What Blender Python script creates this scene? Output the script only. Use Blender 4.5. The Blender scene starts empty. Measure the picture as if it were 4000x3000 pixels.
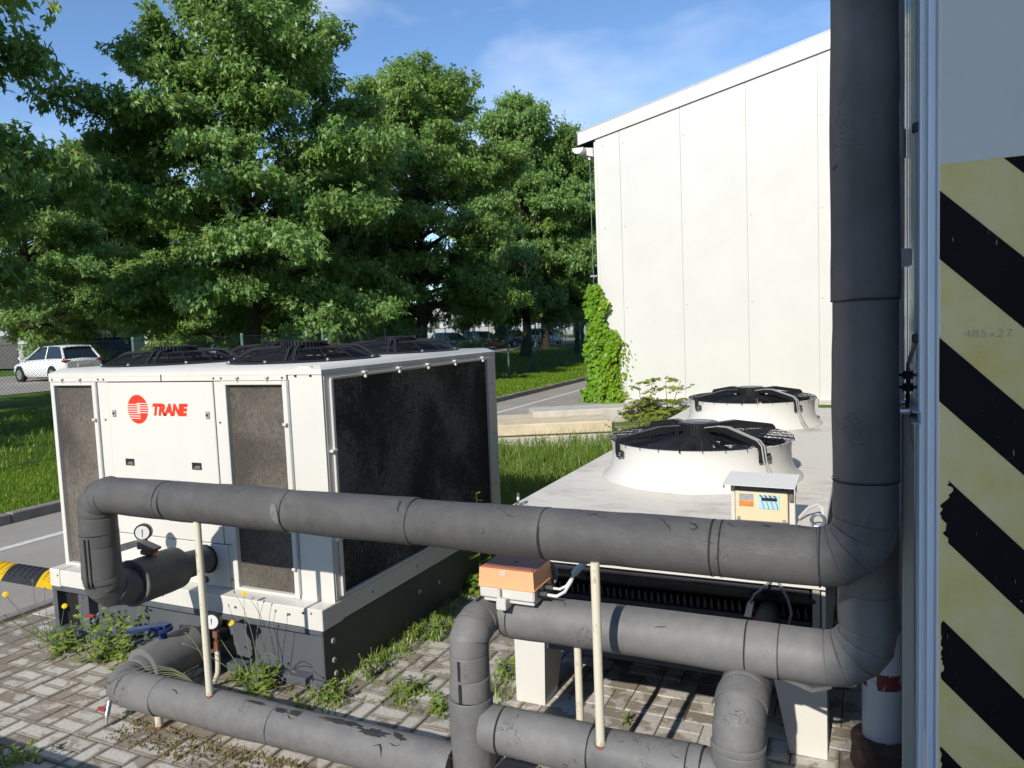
import bpy, math, random
import numpy as np
from mathutils import Vector, Matrix, Euler
R = random.Random(7)
NP = np.random.default_rng(11)
S = bpy.context.scene
COL = S.collection

# ------------------------------------------------------------------ camera, sky, sun, exposure
cam_d = bpy.data.cameras.new('camera'); cam = bpy.data.objects.new('camera', cam_d); COL.objects.link(cam)
right = Vector((0.90558938, 0.42224076, -0.04025687)); up = Vector((0.00363036, 0.08719119, 0.99618498)); back = Vector((0.42413995, -0.90228069, 0.07742653))
m = Matrix((right, up, back)).transposed().to_4x4(); m.translation = Vector((0, 0, 1.95))
cam.matrix_world = m
cam_d.sensor_width = 36; cam_d.lens = 36 * 2930 / 4000; cam_d.clip_start = 0.05; cam_d.clip_end = 3000
S.camera = cam
SX, TZ = 0.03, 0.61                     # sunlight travels along (SX, 1, -TZ)
W = bpy.data.worlds.new('World'); S.world = W; W.use_nodes = True
wn = W.node_tree.nodes; wl = W.node_tree.links; wn.clear()
out = wn.new('ShaderNodeOutputWorld'); bg = wn.new('ShaderNodeBackground'); sky = wn.new('ShaderNodeTexSky')
sky.sky_type = 'NISHITA'; sky.sun_disc = False; sky.sun_elevation = math.atan(TZ); sky.sun_rotation = math.pi + SX
sky.air_density = 1.0; sky.dust_density = 0.0; sky.ozone_density = 5.5; sky.altitude = 200
bg.inputs[1].default_value = 0.15
tc = wn.new('ShaderNodeTexCoord'); mp = wn.new('ShaderNodeMapping'); mp.inputs['Scale'].default_value = (1.0, 1.0, 2.2)
mp.inputs['Rotation'].default_value = (0.0, 0.25, 0.0)
nz = wn.new('ShaderNodeTexNoise'); nz.inputs['Scale'].default_value = 2.0; nz.inputs['Detail'].default_value = 5; nz.inputs['Roughness'].default_value = 0.55
nz.inputs['Distortion'].default_value = 0.2
rp = wn.new('ShaderNodeValToRGB'); rp.color_ramp.elements[0].position = 0.50; rp.color_ramp.elements[0].color = (0, 0, 0, 1)
rp.color_ramp.elements[1].position = 0.86; rp.color_ramp.elements[1].color = (0.6, 0.6, 0.6, 1)
mx = wn.new('ShaderNodeMix'); mx.data_type = 'RGBA'; mx.inputs['B'].default_value = (8.2, 8.4, 8.9, 1)
wl.new(tc.outputs['Generated'], mp.inputs[0]); wl.new(mp.outputs[0], nz.inputs['Vector']); wl.new(nz.outputs[0], rp.inputs[0])
wl.new(rp.outputs[0], mx.inputs['Factor']); wl.new(sky.outputs[0], mx.inputs['A']); wl.new(mx.outputs['Result'], bg.inputs[0]); wl.new(bg.outputs[0], out.inputs[0])
sun_d = bpy.data.lights.new('sun', 'SUN'); sun_d.energy = 4.2; sun_d.angle = math.radians(0.53); sun_d.color = (1.0, 0.945, 0.85)
sun = bpy.data.objects.new('sun', sun_d); COL.objects.link(sun)
sun.rotation_euler = Vector((SX, 1, -TZ)).to_track_quat('-Z', 'Y').to_euler(); sun.location = (0, -20, 14)
S.view_settings.view_transform = 'Standard'; S.view_settings.look = 'None'; S.view_settings.exposure = 0.2; S.view_settings.gamma = 1.0
S.view_settings.use_curve_mapping = False
S.render.engine = 'CYCLES'
S.cycles.max_bounces = 6; S.cycles.diffuse_bounces = 4; S.cycles.glossy_bounces = 2; S.cycles.transmission_bounces = 4
S.cycles.caustics_reflective = False; S.cycles.caustics_refractive = False; S.cycles.use_denoising = True

# ------------------------------------------------------------------ materials
class Mat:
    def __init__(s, name, rough=0.5, metal=0.0, spec=0.4):
        s.m = bpy.data.materials.new(name); s.m.use_nodes = True
        s.t = s.m.node_tree; s.N = s.t.nodes; s.L = s.t.links
        s.b = s.N['Principled BSDF']; s.b.inputs['Roughness'].default_value = rough
        s.b.inputs['Metallic'].default_value = metal; s.b.inputs['Specular IOR Level'].default_value = spec
    def n(s, typ, **kw):
        o = s.N.new('ShaderNode' + typ)
        for k, v in kw.items():
            if k in o.inputs: o.inputs[k].default_value = v
            else: setattr(o, k, v)
        return o
    def pos(s, scale=(1, 1, 1), rot=(0, 0, 0), src='obj'):
        if src == 'geo': a = s.n('NewGeometry').outputs['Position']
        elif src == 'gen': a = s.n('TexCoord').outputs['Generated']
        else: a = s.n('TexCoord').outputs['Object']
        p = s.n('Mapping'); p.inputs['Scale'].default_value = scale; p.inputs['Rotation'].default_value = rot
        s.L.new(a, p.inputs[0]); return p.outputs[0]
    def noise(s, scale, vec=None, detail=4, rough=0.55, dist=0.0):
        o = s.n('TexNoise', Scale=scale, Detail=detail, Roughness=rough, Distortion=dist)
        if vec is not None: s.L.new(vec, o.inputs['Vector'])
        return o.outputs[0]
    def ramp(s, fac, stops):
        o = s.n('ValToRGB'); e = o.color_ramp.elements
        while len(e) < len(stops): e.new(0.5)
        for i, (p, c) in enumerate(stops):
            e[i].position = p; e[i].color = (c[0], c[1], c[2], 1) if not isinstance(c, (int, float)) else (c, c, c, 1)
        s.L.new(fac, o.inputs[0]); return o.outputs[0]
    def mix(s, fac, a, b, mode='MIX'):
        o = s.n('Mix', data_type='RGBA', blend_type=mode)
        for k, v in (('Factor', fac), ('A', a), ('B', b)):
            i = o.inputs[k] if k == 'Factor' else [q for q in o.inputs if q.name == k and q.type == 'RGBA'][0]
            if isinstance(v, (int, float)): i.default_value = v
            elif isinstance(v, tuple): i.default_value = (*v, 1)
            else: s.L.new(v, i)
        return [q for q in o.outputs if q.type == 'RGBA'][0]
    def math(s, op, a, b=0.0):
        o = s.n('Math', operation=op)
        for i, v in enumerate((a, b)):
            if isinstance(v, (int, float)): o.inputs[i].default_value = v
            else: s.L.new(v, o.inputs[i])
        return o.outputs[0]
    def col(s, c):
        if isinstance(c, tuple): s.b.inputs['Base Color'].default_value = (*c, 1)
        else: s.L.new(c, s.b.inputs['Base Color'])
    def bump(s, h, strength=0.3, dist=0.01):
        o = s.n('Bump', Strength=strength, Distance=dist); s.L.new(h, o.inputs['Height']); s.L.new(o.outputs[0], s.b.inputs['Normal'])
def cm(c, k): return tuple(min(1, x * k) for x in c)
def plain(name, c, rough=0.5, metal=0.0, var=0.12, scale=6.0, spec=0.4, bump=0.0, bscale=60.0):
    M = Mat(name, rough, metal, spec); v = M.pos()
    M.col(M.ramp(M.noise(scale, v, 5), [(0.3, cm(c, 1 - var)), (0.7, cm(c, 1 + var))]))
    if bump: M.bump(M.noise(bscale, v, 3), bump, 0.004)
    return M.m
def painted(name, c, dirt=(0.35, 0.30, 0.22), amount=0.25, rough=0.42, scale=3.0, spec=0.4):
    M = Mat(name, rough, 0, spec); v = M.pos()
    streak = M.noise(scale, M.pos((1, 1, 0.25)), 6, 0.65)
    base = M.ramp(M.noise(1.3, v, 3), [(0.3, cm(c, 0.965)), (0.7, cm(c, 1.02))])
    f = M.ramp(streak, [(0.55, 0.0), (0.85, amount)])
    M.col(M.mix(f, base, dirt)); M.bump(M.noise(9, v, 3), 0.05, 0.01)
    return M.m
MT = {}
MT['cream'] = painted('cream_paint', (0.66, 0.64, 0.585), amount=0.20)
MT['whitepaint'] = painted('white_paint', (0.68, 0.665, 0.625), amount=0.12, rough=0.28)
MT['shedwhite'] = painted('shed_panel_paint', (0.63, 0.622, 0.59), amount=0.10, rough=0.5, scale=0.5)
def dirty_top():
    M = Mat('dirty_white_sheet', 0.6, 0, 0.2); v = M.pos()
    a = M.noise(5, M.pos((1, 2.5, 1)), 8, 0.7); b = M.noise(1.6, v, 5, 0.6)
    f = M.ramp(M.math('MULTIPLY', a, b), [(0.24, 0.0), (0.42, 0.6)])
    M.col(M.mix(f, (0.72, 0.68, 0.60), (0.34, 0.28, 0.21))); M.bump(a, 0.08, 0.01); return M.m
MT['dirtytop'] = dirty_top()
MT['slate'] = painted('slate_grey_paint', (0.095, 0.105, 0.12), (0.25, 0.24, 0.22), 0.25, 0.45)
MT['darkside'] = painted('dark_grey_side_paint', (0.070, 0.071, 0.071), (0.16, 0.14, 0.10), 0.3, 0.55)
MT['blackplastic'] = plain('black_plastic', (0.018, 0.018, 0.020), 0.42, var=0.2)
MT['blackmetal'] = plain('black_metal', (0.02, 0.021, 0.024), 0.35, var=0.25)
MT['darkinside'] = plain('dark_interior', (0.012, 0.012, 0.012), 0.8)
MT['steel'] = plain('galvanised_steel', (0.55, 0.56, 0.57), 0.32, 1.0, 0.15, 30)
MT['steelgrey'] = plain('grey_steel', (0.34, 0.36, 0.38), 0.5, 0.2, 0.12, 20)
MT['screw'] = plain('screw_metal', (0.20, 0.20, 0.19), 0.4, 0.7)
MT['red'] = plain('red_print', (0.80, 0.045, 0.018), 0.4, var=0.05)
MT['redvalve'] = plain('red_handle', (0.32, 0.035, 0.035), 0.5)
MT['blue'] = plain('blue_handle', (0.012, 0.034, 0.115), 0.45, var=0.4)
MT['rust'] = plain('rusty_metal', (0.22, 0.10, 0.055), 0.8, 0.2, 0.4, 25, bump=0.4)
MT['greyhandle'] = plain('grey_handle', (0.085, 0.09, 0.09), 0.4, var=0.25, scale=15)
MT['white'] = plain('white_enamel', (0.66, 0.66, 0.64), 0.35, var=0.03)
MT['blackprint'] = plain('black_print', (0.015, 0.015, 0.017), 0.5)
MT['orange'] = plain('orange_plastic', (0.86, 0.40, 0.20), 0.4, var=0.06)
MT['orangetop'] = painted('sooty_orange_lid', (0.34, 0.13, 0.085), (0.10, 0.085, 0.09), 0.9, 0.4, 9)
MT['lightgrey'] = plain('light_grey_plastic', (0.58, 0.57, 0.53), 0.5, var=0.06)
MT['beige'] = plain('beige_plastic', (0.72, 0.62, 0.40), 0.45, var=0.05)
MT['panelgrey'] = plain('grey_faceplate', (0.16, 0.155, 0.145), 0.45)
MT['skyprint'] = plain('pale_blue_print', (0.42, 0.66, 0.72), 0.4, var=0.08)
MT['navyprint'] = plain('navy_print', (0.02, 0.07, 0.20), 0.4)
MT['stickergrey'] = plain('grey_sticker', (0.32, 0.33, 0.36), 0.5, var=0.2, scale=90)
MT['stickerorange'] = plain('orange_sticker', (0.62, 0.24, 0.06), 0.5, var=0.25, scale=90)
MT['cable'] = plain('white_cable', (0.62, 0.62, 0.60), 0.5)
MT['motorcable'] = plain('grey_motor_cable', (0.36, 0.355, 0.34), 0.5)
MT['greycable'] = plain('grey_cable', (0.20, 0.21, 0.22), 0.5)
MT['pvc'] = painted('grey_white_pvc', (0.60, 0.62, 0.63), (0.3, 0.26, 0.2), 0.2, 0.35)
def redband():
    M = Mat('worn_red_paint', 0.5); v = M.pos()
    M.col(M.mix(M.ramp(M.noise(17, M.pos((1, 1, .5)), 5, .65), [(0.47, 0.0), (0.52, 1.0)]), (0.60, 0.61, 0.61), (0.17, 0.03, 0.03))); return M.m
MT['redband'] = redband()
MT['tan'] = painted('tan_metal', (0.34, 0.31, 0.25), (0.16, 0.12, 0.08), 0.4, 0.5, 8)
MT['fencegreen'] = plain('green_fence_post', (0.13, 0.24, 0.21), 0.5, var=0.2)
MT['wire'] = plain('dark_green_wire', (0.05, 0.09, 0.075), 0.5)
MT['glass'] = plain('dark_glass', (0.012, 0.018, 0.022), 0.04, 0, 0.3, 2, 0.8)
MT['tyre'] = plain('tyre_rubber', (0.012, 0.012, 0.012), 0.8)
MT['rim'] = plain('wheel_rim', (0.42, 0.43, 0.44), 0.3, 0.8)
MT['taillight'] = plain('tail_light', (0.30, 0.01, 0.015), 0.15)
MT['headlight'] = plain('head_light', (0.7, 0.72, 0.75), 0.1)
MT['concrete'] = plain('pale_concrete', (0.50, 0.47, 0.41), 0.9, 0, 0.14, 5, bump=0.3, bscale=40)
MT['concretey'] = plain('yellowish_concrete', (0.62, 0.52, 0.36), 0.9, 0, 0.14, 4, bump=0.3, bscale=40)
MT['kerb'] = plain('kerb_concrete', (0.24, 0.225, 0.20), 0.9, 0, 0.2, 6, bump=0.35, bscale=40)
MT['roadpaint'] = plain('road_paint', (0.66, 0.65, 0.60), 0.8, 0, 0.12, 12)
MT['bumpyellow'] = plain('yellow_rubber', (0.78, 0.50, 0.015), 0.55, 0, 0.15, 9)
MT['bumpblack'] = plain('black_rubber', (0.035, 0.036, 0.04), 0.7, 0, 0.25, 12, bump=0.4)
MT['bark'] = plain('oak_bark', (0.060, 0.048, 0.038), 0.95, 0, 0.35, 9, bump=0.6, bscale=18)
MT['stem'] = plain('dry_green_stem', (0.16, 0.19, 0.10), 0.8)
MT['flower'] = plain('yellow_petals', (0.80, 0.50, 0.01), 0.6)
MT['moss'] = plain('dry_moss', (0.20, 0.14, 0.07), 0.95, 0, 0.4, 60)
MT['alu'] = plain('glossy_white_cladding', (0.62, 0.65, 0.68), 0.10, 0.55, 0.03, 3, 0.6)
MT['alutrim'] = plain('painted_aluminium_trim', (0.62, 0.68, 0.76), 0.22, 0.0, 0.05, 3, 0.5)
MT['panelgap'] = plain('panel_gap_shade', (0.36, 0.35, 0.32), 0.9)
MT['collar'] = plain('rusty_clay_collar', (0.085, 0.055, 0.04), 0.9, 0, 0.5, 22, bump=0.6)
MT['blockgrey'] = plain('grey_render', (0.40, 0.41, 0.42), 0.9, 0, 0.08, 0.6)
MT['farwhite'] = plain('far_white_render', (0.50, 0.50, 0.49), 0.8, 0, 0.05, 0.4)
MT['rooftile'] = plain('dark_roof', (0.10, 0.09, 0.085), 0.8)
MT['containerblue'] = plain('blue_container_paint', (0.012, 0.03, 0.12), 0.5)

def cream_post():
    M = Mat('chipped_cream_post', 0.45); v = M.pos()
    f = M.ramp(M.noise(26, M.pos((1, 1, 0.3)), 4, 0.6), [(0.60, 0.0), (0.66, 0.8)])
    M.col(M.mix(f, (0.66, 0.61, 0.48), (0.26, 0.15, 0.07))); return M.m
MT['post'] = cream_post()
def rubber(name, lo, hi, crack=0.5):
    M = Mat(name, 0.55, 0, 0.3); v = M.pos()
    base = M.ramp(M.noise(3.2, v, 6, 0.6), [(0.30, lo), (0.70, hi)])
    base = M.mix(M.ramp(M.noise(26, v, 5, 0.7), [(0.45, 0.0), (0.8, 0.28)]), base, cm(hi, 1.4))
    base = M.mix(M.ramp(M.noise(9, M.pos((1, 1, 1), (.3, .7, .1)), 6, 0.7), [(0.55, 0.0), (0.80, 0.22)]), base, cm(lo, 0.6))
    vor = M.n('TexVoronoi', feature='DISTANCE_TO_EDGE', Scale=75.0)
    wob = M.n('Mix', data_type='VECTOR'); wob.inputs['Factor'].default_value = 0.06
    nn = M.n('TexNoise', Scale=14.0, Detail=3.0); M.L.new(v, nn.inputs['Vector'])
    va = [i for i in wob.inputs if i.type == 'VECTOR']; M.L.new(v, va[0]); M.L.new(nn.outputs['Color'], va[1])
    M.L.new([o for o in wob.outputs if o.type == 'VECTOR'][0], vor.inputs['Vector'])
    edge = M.ramp(vor.outputs['Distance'], [(0.0, 0.0), (0.07, 1.0)])
    msk = M.ramp(M.noise(2.4, v, 5, 0.6), [(0.36, 1.0), (0.60, 0.0)])
    h = M.mix(msk, edge, (1.0, 1.0, 1.0))
    # long deep splits, few of them
    v2 = M.n('TexVoronoi', feature='DISTANCE_TO_EDGE', Scale=5.5); M.L.new([o for o in wob.outputs if o.type == 'VECTOR'][0], v2.inputs['Vector'])
    e2 = M.ramp(v2.outputs['Distance'], [(0.0, 0.0), (0.022, 1.0)])
    m2 = M.ramp(M.noise(5.5, v, 3, 0.5), [(0.60, 1.0), (0.63, 0.0)])
    e2 = M.mix(m2, e2, (1.0, 1.0, 1.0))
    c = M.mix(M.math('MULTIPLY', M.math('SUBTRACT', 1.0, e2), 0.9), base, (0.008, 0.008, 0.009))
    c = M.mix(M.math('MULTIPLY', M.math('SUBTRACT', 1.0, h), crack * .5), c, (0.02, 0.02, 0.02))
    peel = M.ramp(M.noise(3.6, M.pos((1, 1, 1), (0.4, 0.2, 0.9)), 6, 0.65, 0.4), [(0.715, 0.0), (0.735, 0.9)])
    c = M.mix(peel, c, (0.028, 0.028, 0.03))
    M.col(c)
    hh = M.math('ADD', M.math('MULTIPLY', h, crack), M.math('ADD', e2, M.math('MULTIPLY', M.noise(4, v, 2), 1.2)))
    M.bump(hh, 0.5, 0.005); return M.m
MT['rubber'] = rubber('cracked_black_insulation', (0.078, 0.077, 0.077), (0.128, 0.124, 0.120), 0.7)
MT['rubbersmooth'] = rubber('smooth_grey_insulation', (0.135, 0.133, 0.132), (0.195, 0.190, 0.184), 0.05)
MT['rubberdark'] = plain('dark_insulation_core', (0.02, 0.02, 0.021), 0.85)
MT['peeled'] = plain('peeled_black_skin', (0.030, 0.030, 0.032), 0.8, 0, 0.35, 50, bump=0.5)
MT['foamedge'] = plain('torn_foam_edge', (0.16, 0.16, 0.155), 0.95, 0, 0.3, 120, bump=0.6, bscale=160)
def coil(name, base, dust, amt, streak):
    M = Mat(name, 0.9, 0, 0.2); v = M.pos()
    fin = M.n('TexWave', wave_type='BANDS', bands_direction='Z', Scale=85.0, Distortion=0.2); M.L.new(v, fin.inputs['Vector'])
    nz_ = M.noise(30, M.pos(streak), 7, 0.75, 2.2); big = M.noise(1.7, v, 4, 0.5, 0.5)
    f = M.ramp(M.math('MULTIPLY', nz_, big), amt)
    c = M.mix(f, base, dust); c = M.mix(M.math('MULTIPLY', fin.outputs['Fac'], 0.25), c, cm(base, 0.4)); M.col(c)
    M.bump(M.math('ADD', M.math('MULTIPLY', fin.outputs['Fac'], 0.4), nz_), 0.7, 0.004); return M.m
MT['coilfront'] = coil('dusty_brown_coil', (0.082, 0.072, 0.060), (0.30, 0.265, 0.22), [(0.17, 0.0), (0.42, 0.8)], (1, 1, 0.6))
MT['coilside'] = coil('shade_darkened_coil_with_lint', (0.036, 0.033, 0.030), (0.22, 0.21, 0.19), [(0.215, 0.0), (0.34, 0.8)], (1.0, .7, 0.7))  # darker base puts the right face's shade into the colour; lint is real
def paver(name, stuff=False):
    M = Mat(name, 0.9, 0, 0.25); w = M.pos(src='geo')
    rnd = M.n('Attribute', attribute_name='rnd').outputs['Fac'] if stuff else M.n('ObjectInfo').outputs['Random']
    dry = M.ramp(M.math('ADD', M.noise(6.5, w, 6, 0.6, 0.3), M.math('MULTIPLY', M.math('SUBTRACT', rnd, 0.5), 0.16)), [(0.46, 0.0), (0.51, 1.0)])
    dry = M.mix(M.ramp(rnd, [(0.25, 0.0), (0.9, 0.75)]), dry, (1.0, 1.0, 1.0), 'MIX') if False else dry
    pale = M.ramp(rnd, [(0.0, (0.45, 0.42, 0.37)), (1.0, (0.58, 0.545, 0.485))])
    damp = M.ramp(rnd, [(0.0, (0.25, 0.215, 0.17)), (1.0, (0.35, 0.305, 0.245))])
    c = M.mix(dry, damp, pale)
    if not stuff:
        g = M.n('TexCoord').outputs['Generated']; sp = M.n('SeparateXYZ'); M.L.new(g, sp.inputs[0])
        d = None
        for ax, k in ((0, 1.0), (1, 0.5)):
            a = M.math('MULTIPLY', M.math('SUBTRACT', 0.5, M.math('ABSOLUTE', M.math('SUBTRACT', sp.outputs[ax], 0.5))), k)
            d = a if d is None else M.math('MINIMUM', d, a)
        d = M.math('ADD', d, M.math('MULTIPLY', M.math('SUBTRACT', M.noise(14, w, 4), 0.5), 0.16))
        c = M.mix(M.ramp(d, [(0.03, 0.75), (0.11, 0.0)]), c, (0.17, 0.145, 0.105))
    c = M.mix(M.ramp(M.noise(60, w, 3), [(0.35, 0.22), (0.6, 0.0)]), c, (0.10, 0.09, 0.075)); M.col(c)
    M.bump(M.noise(90, w, 4), 0.25, 0.004); return M.m
MT['paver'] = paver('concrete_paver'); MT['paverstuff'] = paver('concrete_paver_far', True)
def soil():
    M = Mat('mossy_joint_soil', 0.95, 0, 0.2); w = M.pos(src='geo')
    c = M.ramp(M.noise(7, w, 6, 0.65), [(0.3, (0.085, 0.068, 0.042)), (0.55, (0.14, 0.105, 0.06)), (0.72, (0.11, 0.12, 0.04))]); M.col(c)
    M.bump(M.noise(70, w, 4), 0.7, 0.01); return M.m
MT['soil'] = soil()
def asphalt():
    M = Mat('worn_asphalt', 0.92, 0, 0.25); w = M.pos(src='geo')
    c = M.ramp(M.noise(0.9, w, 6, 0.6), [(0.3, (0.29, 0.268, 0.235)), (0.7, (0.37, 0.342, 0.30))])
    c = M.mix(M.ramp(M.noise(110, w, 2), [(0.45, 0.0), (0.75, 0.6)]), c, (0.46, 0.43, 0.38)); M.col(c)
    M.bump(M.noise(140, w, 3), 0.5, 0.006); return M.m
MT['asphalt'] = asphalt()
def groundmat():
    M = Mat('grassy_ground', 0.95, 0, 0.15); w = M.pos(src='geo')
    c = M.ramp(M.noise(1.1, w, 7, 0.65), [(0.3, (0.055, 0.10, 0.014)), (0.55, (0.11, 0.19, 0.02)), (0.75, (0.18, 0.22, 0.04))]); M.col(c)
    M.bump(M.noise(30, w, 5), 0.9, 0.05); return M.m
MT['ground'] = groundmat()
def leafy(name, dark, mid, tip, trans=0.35, gloss=0.06, glr=0.35):
    M = Mat(name); N, L = M.N, M.L
    a = M.n('Attribute', attribute_name='rnd').outputs['Fac']
    c = M.ramp(a, [(0.0, dark), (0.6, mid), (0.93, mid), (1.0, tip)])
    N.remove(M.b)
    d = M.n('BsdfDiffuse'); t = M.n('BsdfTranslucent'); g = M.n('BsdfGlossy', Roughness=glr); m1 = M.n('MixShader'); m2 = M.n('MixShader')
    L.new(c, d.inputs[0]); L.new(M.mix(0.5, c, cm(tip, 1.0)), t.inputs[0])
    m1.inputs[0].default_value = trans; m2.inputs[0].default_value = gloss
    L.new(d.outputs[0], m1.inputs[1]); L.new(t.outputs[0], m1.inputs[2]); L.new(m1.outputs[0], m2.inputs[1]); L.new(g.outputs[0], m2.inputs[2])
    L.new(m2.outputs[0], [q for q in N if q.type == 'OUTPUT_MATERIAL'][0].inputs[0]); return M.m
MT['oak'] = leafy('oak_leaves', (0.125, 0.255, 0.058), (0.225, 0.400, 0.090), (0.42, 0.47, 0.10), 0.45, 0.05, 0.45)
MT['oak2'] = leafy('oak_leaves_yellower', (0.130, 0.255, 0.050), (0.235, 0.400, 0.078), (0.44, 0.48, 0.10), 0.45, 0.05, 0.45)
MT['grass'] = leafy('grass_blades', (0.08, 0.18, 0.015), (0.19, 0.31, 0.025), (0.38, 0.40, 0.06), 0.35, 0.015)
MT['tallgrass'] = leafy('tall_grass_blades', (0.08, 0.16, 0.025), (0.18, 0.28, 0.045), (0.48, 0.43, 0.18), 0.3, 0.015)
MT['ivy'] = leafy('ivy_leaves', (0.07, 0.19, 0.015), (0.18, 0.34, 0.022), (0.42, 0.44, 0.04), 0.3, 0.012)
MT['weed'] = leafy('weed_leaves', (0.12, 0.23, 0.03), (0.25, 0.36, 0.06), (0.45, 0.46, 0.12), 0.3, 0.04)
MT['shrub'] = leafy('shrub_leaves', (0.13, 0.18, 0.025), (0.25, 0.31, 0.04), (0.34, 0.28, 0.06), 0.3, 0.02)
MT['drygrass'] = leafy('dry_moss_tufts', (0.12, 0.11, 0.03), (0.24, 0.20, 0.07), (0.36, 0.22, 0.09), 0.2, 0.0)
def hazard_yellow():
    M = Mat('worn_yellow_paint', 0.6); v = M.pos()
    c = M.ramp(M.noise(9, v, 5, 0.6), [(0.3, (0.80, 0.59, 0.19)), (0.7, (0.87, 0.70, 0.37))])
    c = M.mix(M.ramp(M.noise(120, M.pos((1, 1, 2.0)), 3, 0.6), [(0.62, 0.0), (0.70, 0.7)]), c, (0.82, 0.74, 0.45))
    c = M.mix(M.ramp(M.noise(5, M.pos((1.6, 1, 0.6)), 6, 0.6), [(0.60, 0.0), (0.74, 0.75)]), c, (0.74, 0.72, 0.62)); M.col(c)
    M.bump(M.noise(40, v, 5), 0.3, 0.003); return M.m
MT['hazard'] = hazard_yellow()
def tape():
    M = Mat('black_tape', 0.5, 0, 0.15); v = M.pos()
    c = M.mix(M.ramp(M.noise(30, M.pos((4, 1, 0.8), (0, 0.7, 0)), 4, 0.6), [(0.68, 0.0), (0.71, 0.8)]), (0.006, 0.006, 0.007), (0.50, 0.46, 0.33)); M.col(c)
    M.bump(M.noise(25, v, 4), 0.2, 0.002); return M.m
MT['tape'] = tape()
def greywall():
    M = Mat('grey_painted_panel', 0.55); v = M.pos()
    c = M.ramp(M.noise(5, v, 6, 0.6), [(0.3, (0.68, 0.645, 0.60)), (0.7, (0.74, 0.705, 0.655))])
    c = M.mix(M.ramp(M.noise(28, v, 4), [(0.6, 0.0), (0.75, 0.35)]), c, (0.66, 0.67, 0.66)); M.col(c); M.bump(M.noise(30, v, 4), 0.2, 0.003); return M.m
MT['panel'] = greywall()
def carpaint(name, c):
    M = Mat(name, 0.25, 0, 0.5); M.b.inputs['Coat Weight'].default_value = 0.6; M.b.inputs['Coat Roughness'].default_value = 0.08; M.col(c); return M.m

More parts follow.
